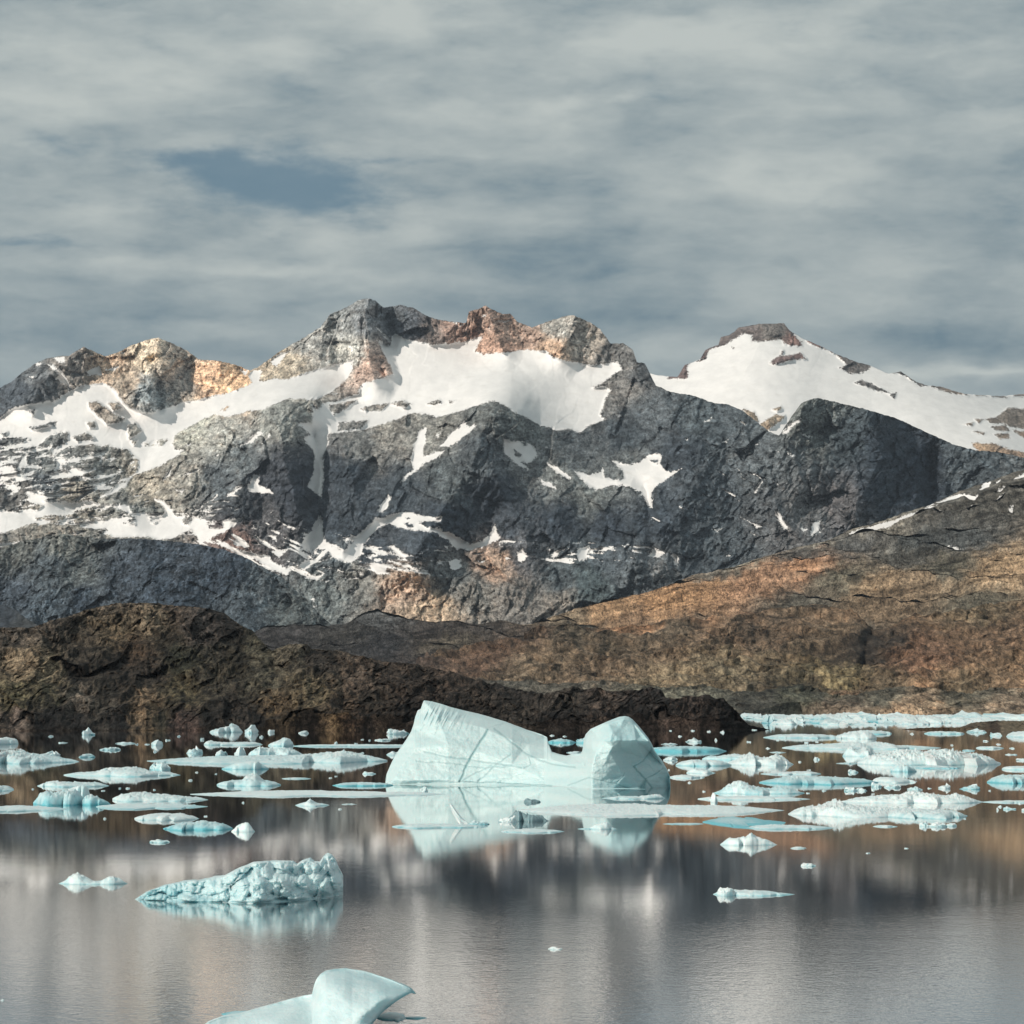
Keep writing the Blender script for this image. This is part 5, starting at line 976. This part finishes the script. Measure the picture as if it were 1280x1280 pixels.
 ('ice_floe', 1228, 1300, 1004, 2.5, P2(0, 1, .5, 2, 1, 2), .3, .4, 'thin strip running from the long humped snowy floe to the right edge'),
 ('ice_floe', 983, 1130, 1022, 8, P2(0, 3, .12, 9, .3, 10, .42, 17, .5, 11, .7, 8, .9, 7, 1, 3), .18, 1.0, 'lumpy white floe on the right with a small peak, touching the largest flat floe'),
 ('ice_floe', 1092, 1211, 1024, 8, P2(0, 3, .2, 8, .45, 8, .7, 7, .88, 7, 1, 1), .45, .7, 'blue tinged floe with a dark wet side, right end of the front row'),
 ('ice_floe', 1091, 1122, 1034, 1.5, P2(0, 1, .5, 2, 1, .6), .3, .5, 'thin small floe in front of the front row on the right'),
 ('ice_chunk', 1149, 1160, 1033, .8, P2(0, 4, .5, 6, 1, 2), .3, 1, 'left of three little white chunks in front of the front row'),
 ('ice_chunk', 1158, 1184, 1034, 1, P2(0, 2, .3, 5, .7, 4, 1, 2), .35, 1, 'middle of three little white chunks in front of the front row'),
 ('ice_chunk', 1183, 1196, 1033, .8, P2(0, 3, .6, 6, 1, 2), .3, 1, 'right one of three little white chunks in front of the front row'),
 ('ice_chunk', 1254, 1270, 1012, .8, P2(0, 3, .3, 5, .6, 2, 1, 1), .45, 1, 'small forked chunk near the right edge below the thin strip'),
 ('ice_chunk', 1277, 1292, 1014, .8, P2(0, 3, .5, 5, 1, 4), .3, 1, 'small white chunk cut by the right edge below the thin strip'),
 ('ice_slab', 684, 720, 929, 1.5, P2(0, 3, .5, 5, 1, 2), 1.0, .5, 'small turquoise slab seen in the gap between the two peaks'),
 ('ice_chunk', 720, 735, 929, 1, P2(0, 3, .5, 7, 1, 6), .8, .8, 'small turquoise chunk behind the right peak, seen in the gap'),
 ('ice_floe', 708, 730, 941.5, 1, P2(0, 1, .5, 2, 1, 1), .3, .4, 'thin white strip in the gap just behind the big iceberg'),
 ('ice_floe', 1257, 1271, 944, .8, P2(0, 1, .5, 1.6, 1, .8), .25, .6, 'tiny thin strip at the right, above the flat smooth one'),
 ('ice_floe', 1271, 1287, 951, 1, P2(0, 1.6, .5, 3, 1, 2), .3, .6, 'tiny white piece at the right edge above the flat smooth strip'),
 ('ice_floe', 962, 982, 941, .6, P2(0, .6, .5, 1.2, 1, .5), .25, .6, 'tiny thin strip left below the long knobbly floe'),
 ('ice_chunk', 1017, 1025, 950, .6, P2(0, 1, .4, 5, .7, 2, 1, .6), .2, 1, 'tiny pointed white chunk between the bumps and the twin peaked berg'),
 ('ice_floe', 1060, 1115, 918, 1.6, P2(0, 3, .4, 4, 1, 3), .5, .7, 'thin teal floe below the middle of the far ice field'),
 ('ice_floe', 1155, 1206, 918, 1.4, P2(0, 2, .4, 3, 1, 2), .5, .7, 'thin teal floe just below the low rocky bar on the right'),
]
for (nm, u0, u1, vf, plan, prof, blue, rgh, lab) in FL:
    cat = 'iceberg' if 'iceberg' in nm else 'ice floe' if 'floe' in nm else 'ice chunk'
    ice(nm, u0, u1, vf, plan, prof, lab, cat, blue=blue, rough=rgh)

# dark clear lump and sliver lying over the big reflection, upright shard
ice('clear_ice_lump', 632, 686, 1027, 1.5, P2(0, 3, .15, 10, .35, 12, .55, 6, .8, 6, 1, 1.5), 'dark clear ice lump with a white cap, in front of the big iceberg', 'ice chunk', mat=ICE_DARK, rough=1.3)
ice('clear_ice_sliver', 655, 676, 1003, .8, P2(0, 4, .2, 5, .6, 3, 1, 1), 'dark sliver of clear ice between the lump and the big iceberg', 'ice chunk', mat=ICE_DARK, rough=.6)
ice('ice_chunk', 621, 646, 1028, 1, P2(0, 1, .5, 5, .8, 9, 1, 4), 'white chunk against the left side of the dark clear lump', 'ice chunk', blue=.15, rough=1)
def shard():
    x, d = wpos(573, 1030); px = d / F
    pr = [(-13, 24, .6), (-10.5, 25, 1.2), (-4, 14, 2.4), (2, 5, 3.2), (6, 0, 4.2), (7, -4, 4.5)]
    n = 10; co = []
    for i, (xx, z, r) in enumerate(pr):
        for k in range(n):
            a = k / n * 2 * math.pi
            rr = r * (1 + 0.35 * math.sin(k * 2.4 + i))
            co.append((xx * px + math.cos(a) * rr * px, math.sin(a) * rr * px * 1.3, (z + math.cos(a) * rr * 0.5) * px))
    co = np.array(co)
    o = mesh_obj('upright_shard', co, grid_faces(len(pr), n, True), ICE, {'blue': np.full(len(co), .1), 'crack': np.zeros(len(co))}, smooth=False)
    o.location = (x, d + 1, 0)
    tag(o, 'thin upright shard of white ice leaning left over the thin flat floe', 'ice chunk')
shard()

# ---- far ice field packed along the far shore on the right: every piece on its own
rnd = random.Random(5)
k = 0
for row, (v_, ua, ub, hh_) in enumerate([(896.5, 925, 1290, 3.5), (898.5, 932, 1300, 4.5), (901, 945, 1225, 6), (904, 952, 1215, 7.5), (906.5, 962, 1150, 7)]):
    u = ua
    while u < ub:
        wd = rnd.uniform(9, 42)
        if rnd.random() < 0.93:
            h_ = hh_ * rnd.uniform(.45, 1.15)
            pr = [(0, 1)] + [(j / 5, h_ * rnd.uniform(.5, 1.2)) for j in range(1, 5)] + [(1, 1)]
            ice('brash_ice', u, u + wd, v_ + rnd.uniform(-.6, .8), 1.2, pr, 'blocky ice piece in the %s row of the far ice field, %s part' % (('back', 'back', 'middle', 'front', 'front')[row], ('left', 'central', 'right')[min(2, int((u + wd / 2 - 925) / 122))]), 'ice floe', 'ice pieces packed in the far ice field', blue=rnd.choice((.1, .25, .4, .7)), rough=1.1)
            k += 1
        u += wd * rnd.uniform(.72, 1.02)
# a few taller blocks and one blue crest in the far field
ice('brash_iceberg', 1190, 1226, 900, 1.5, P2(0, 3, .3, 6, .5, 10, .7, 7, 1, 2), 'tallest pale turquoise berg of the far ice field, beside the rocky islet', 'iceberg', blue=.5, rough=1)
ice('brash_floe', 1064, 1090, 895.5, 1, P2(0, 2, .4, 4, 1, 3), 'pale turquoise slab at the back of the far ice field', 'ice floe', blue=.6, rough=.6)

# ---- specks of brash floating between the floes
specks = [(64, 920), (178, 911), (171, 930), (184, 930), (194, 939), (150, 985), (160, 985), (129, 988), (193, 987), (253, 924), (327, 921), (246, 965), (270, 967), (238, 975), (413, 972), (420, 970), (131, 1023), (224, 920), (210, 925), (453, 924), (462, 925), (452, 941), (425, 1011),
          (257, 1020), (304, 1003), (98, 985), (41, 986), (420, 929), (445, 929), (866, 913), (886, 914), (903, 915), (838, 913), (850, 920), (895, 925), (943, 912), (936, 927), (972, 925), (1021, 927), (1008, 928), (1011, 962), (1000, 952), (862, 978), (880, 989), (1010, 991), (1030, 988), (1091, 992),
          (1212, 987), (1237, 988), (1248, 930), (1190, 931), (960, 935), (1133, 1060), (1250, 1008), (757, 945), (700, 931), (690, 919), (706, 920), (1085, 1066), (1100, 914), (1140, 917), (1232, 926), (836, 962), (1206, 1023), (3, 1250), (1265, 935), (1275, 1004), (1247, 1012), (1162, 985)]
rs = random.Random(9)
for (u, v) in specks:
    wd = rs.uniform(2.4, 6.5)
    side = 'left' if u < 640 else 'right'
    zone = 'near the dark shore' if v < 932 else 'between the floes' if v < 1000 else 'in the open water'
    ice('ice_speck', u - wd / 2, u + wd / 2, v + 1, .5, P2(0, .8, .5, rs.uniform(1.2, 2.6), 1, .6), 'tiny white ice speck adrift %s, %s half of the photo' % (zone, side), 'ice chunk', 'ice specks adrift on the %s' % side, blue=.15, rough=.8)
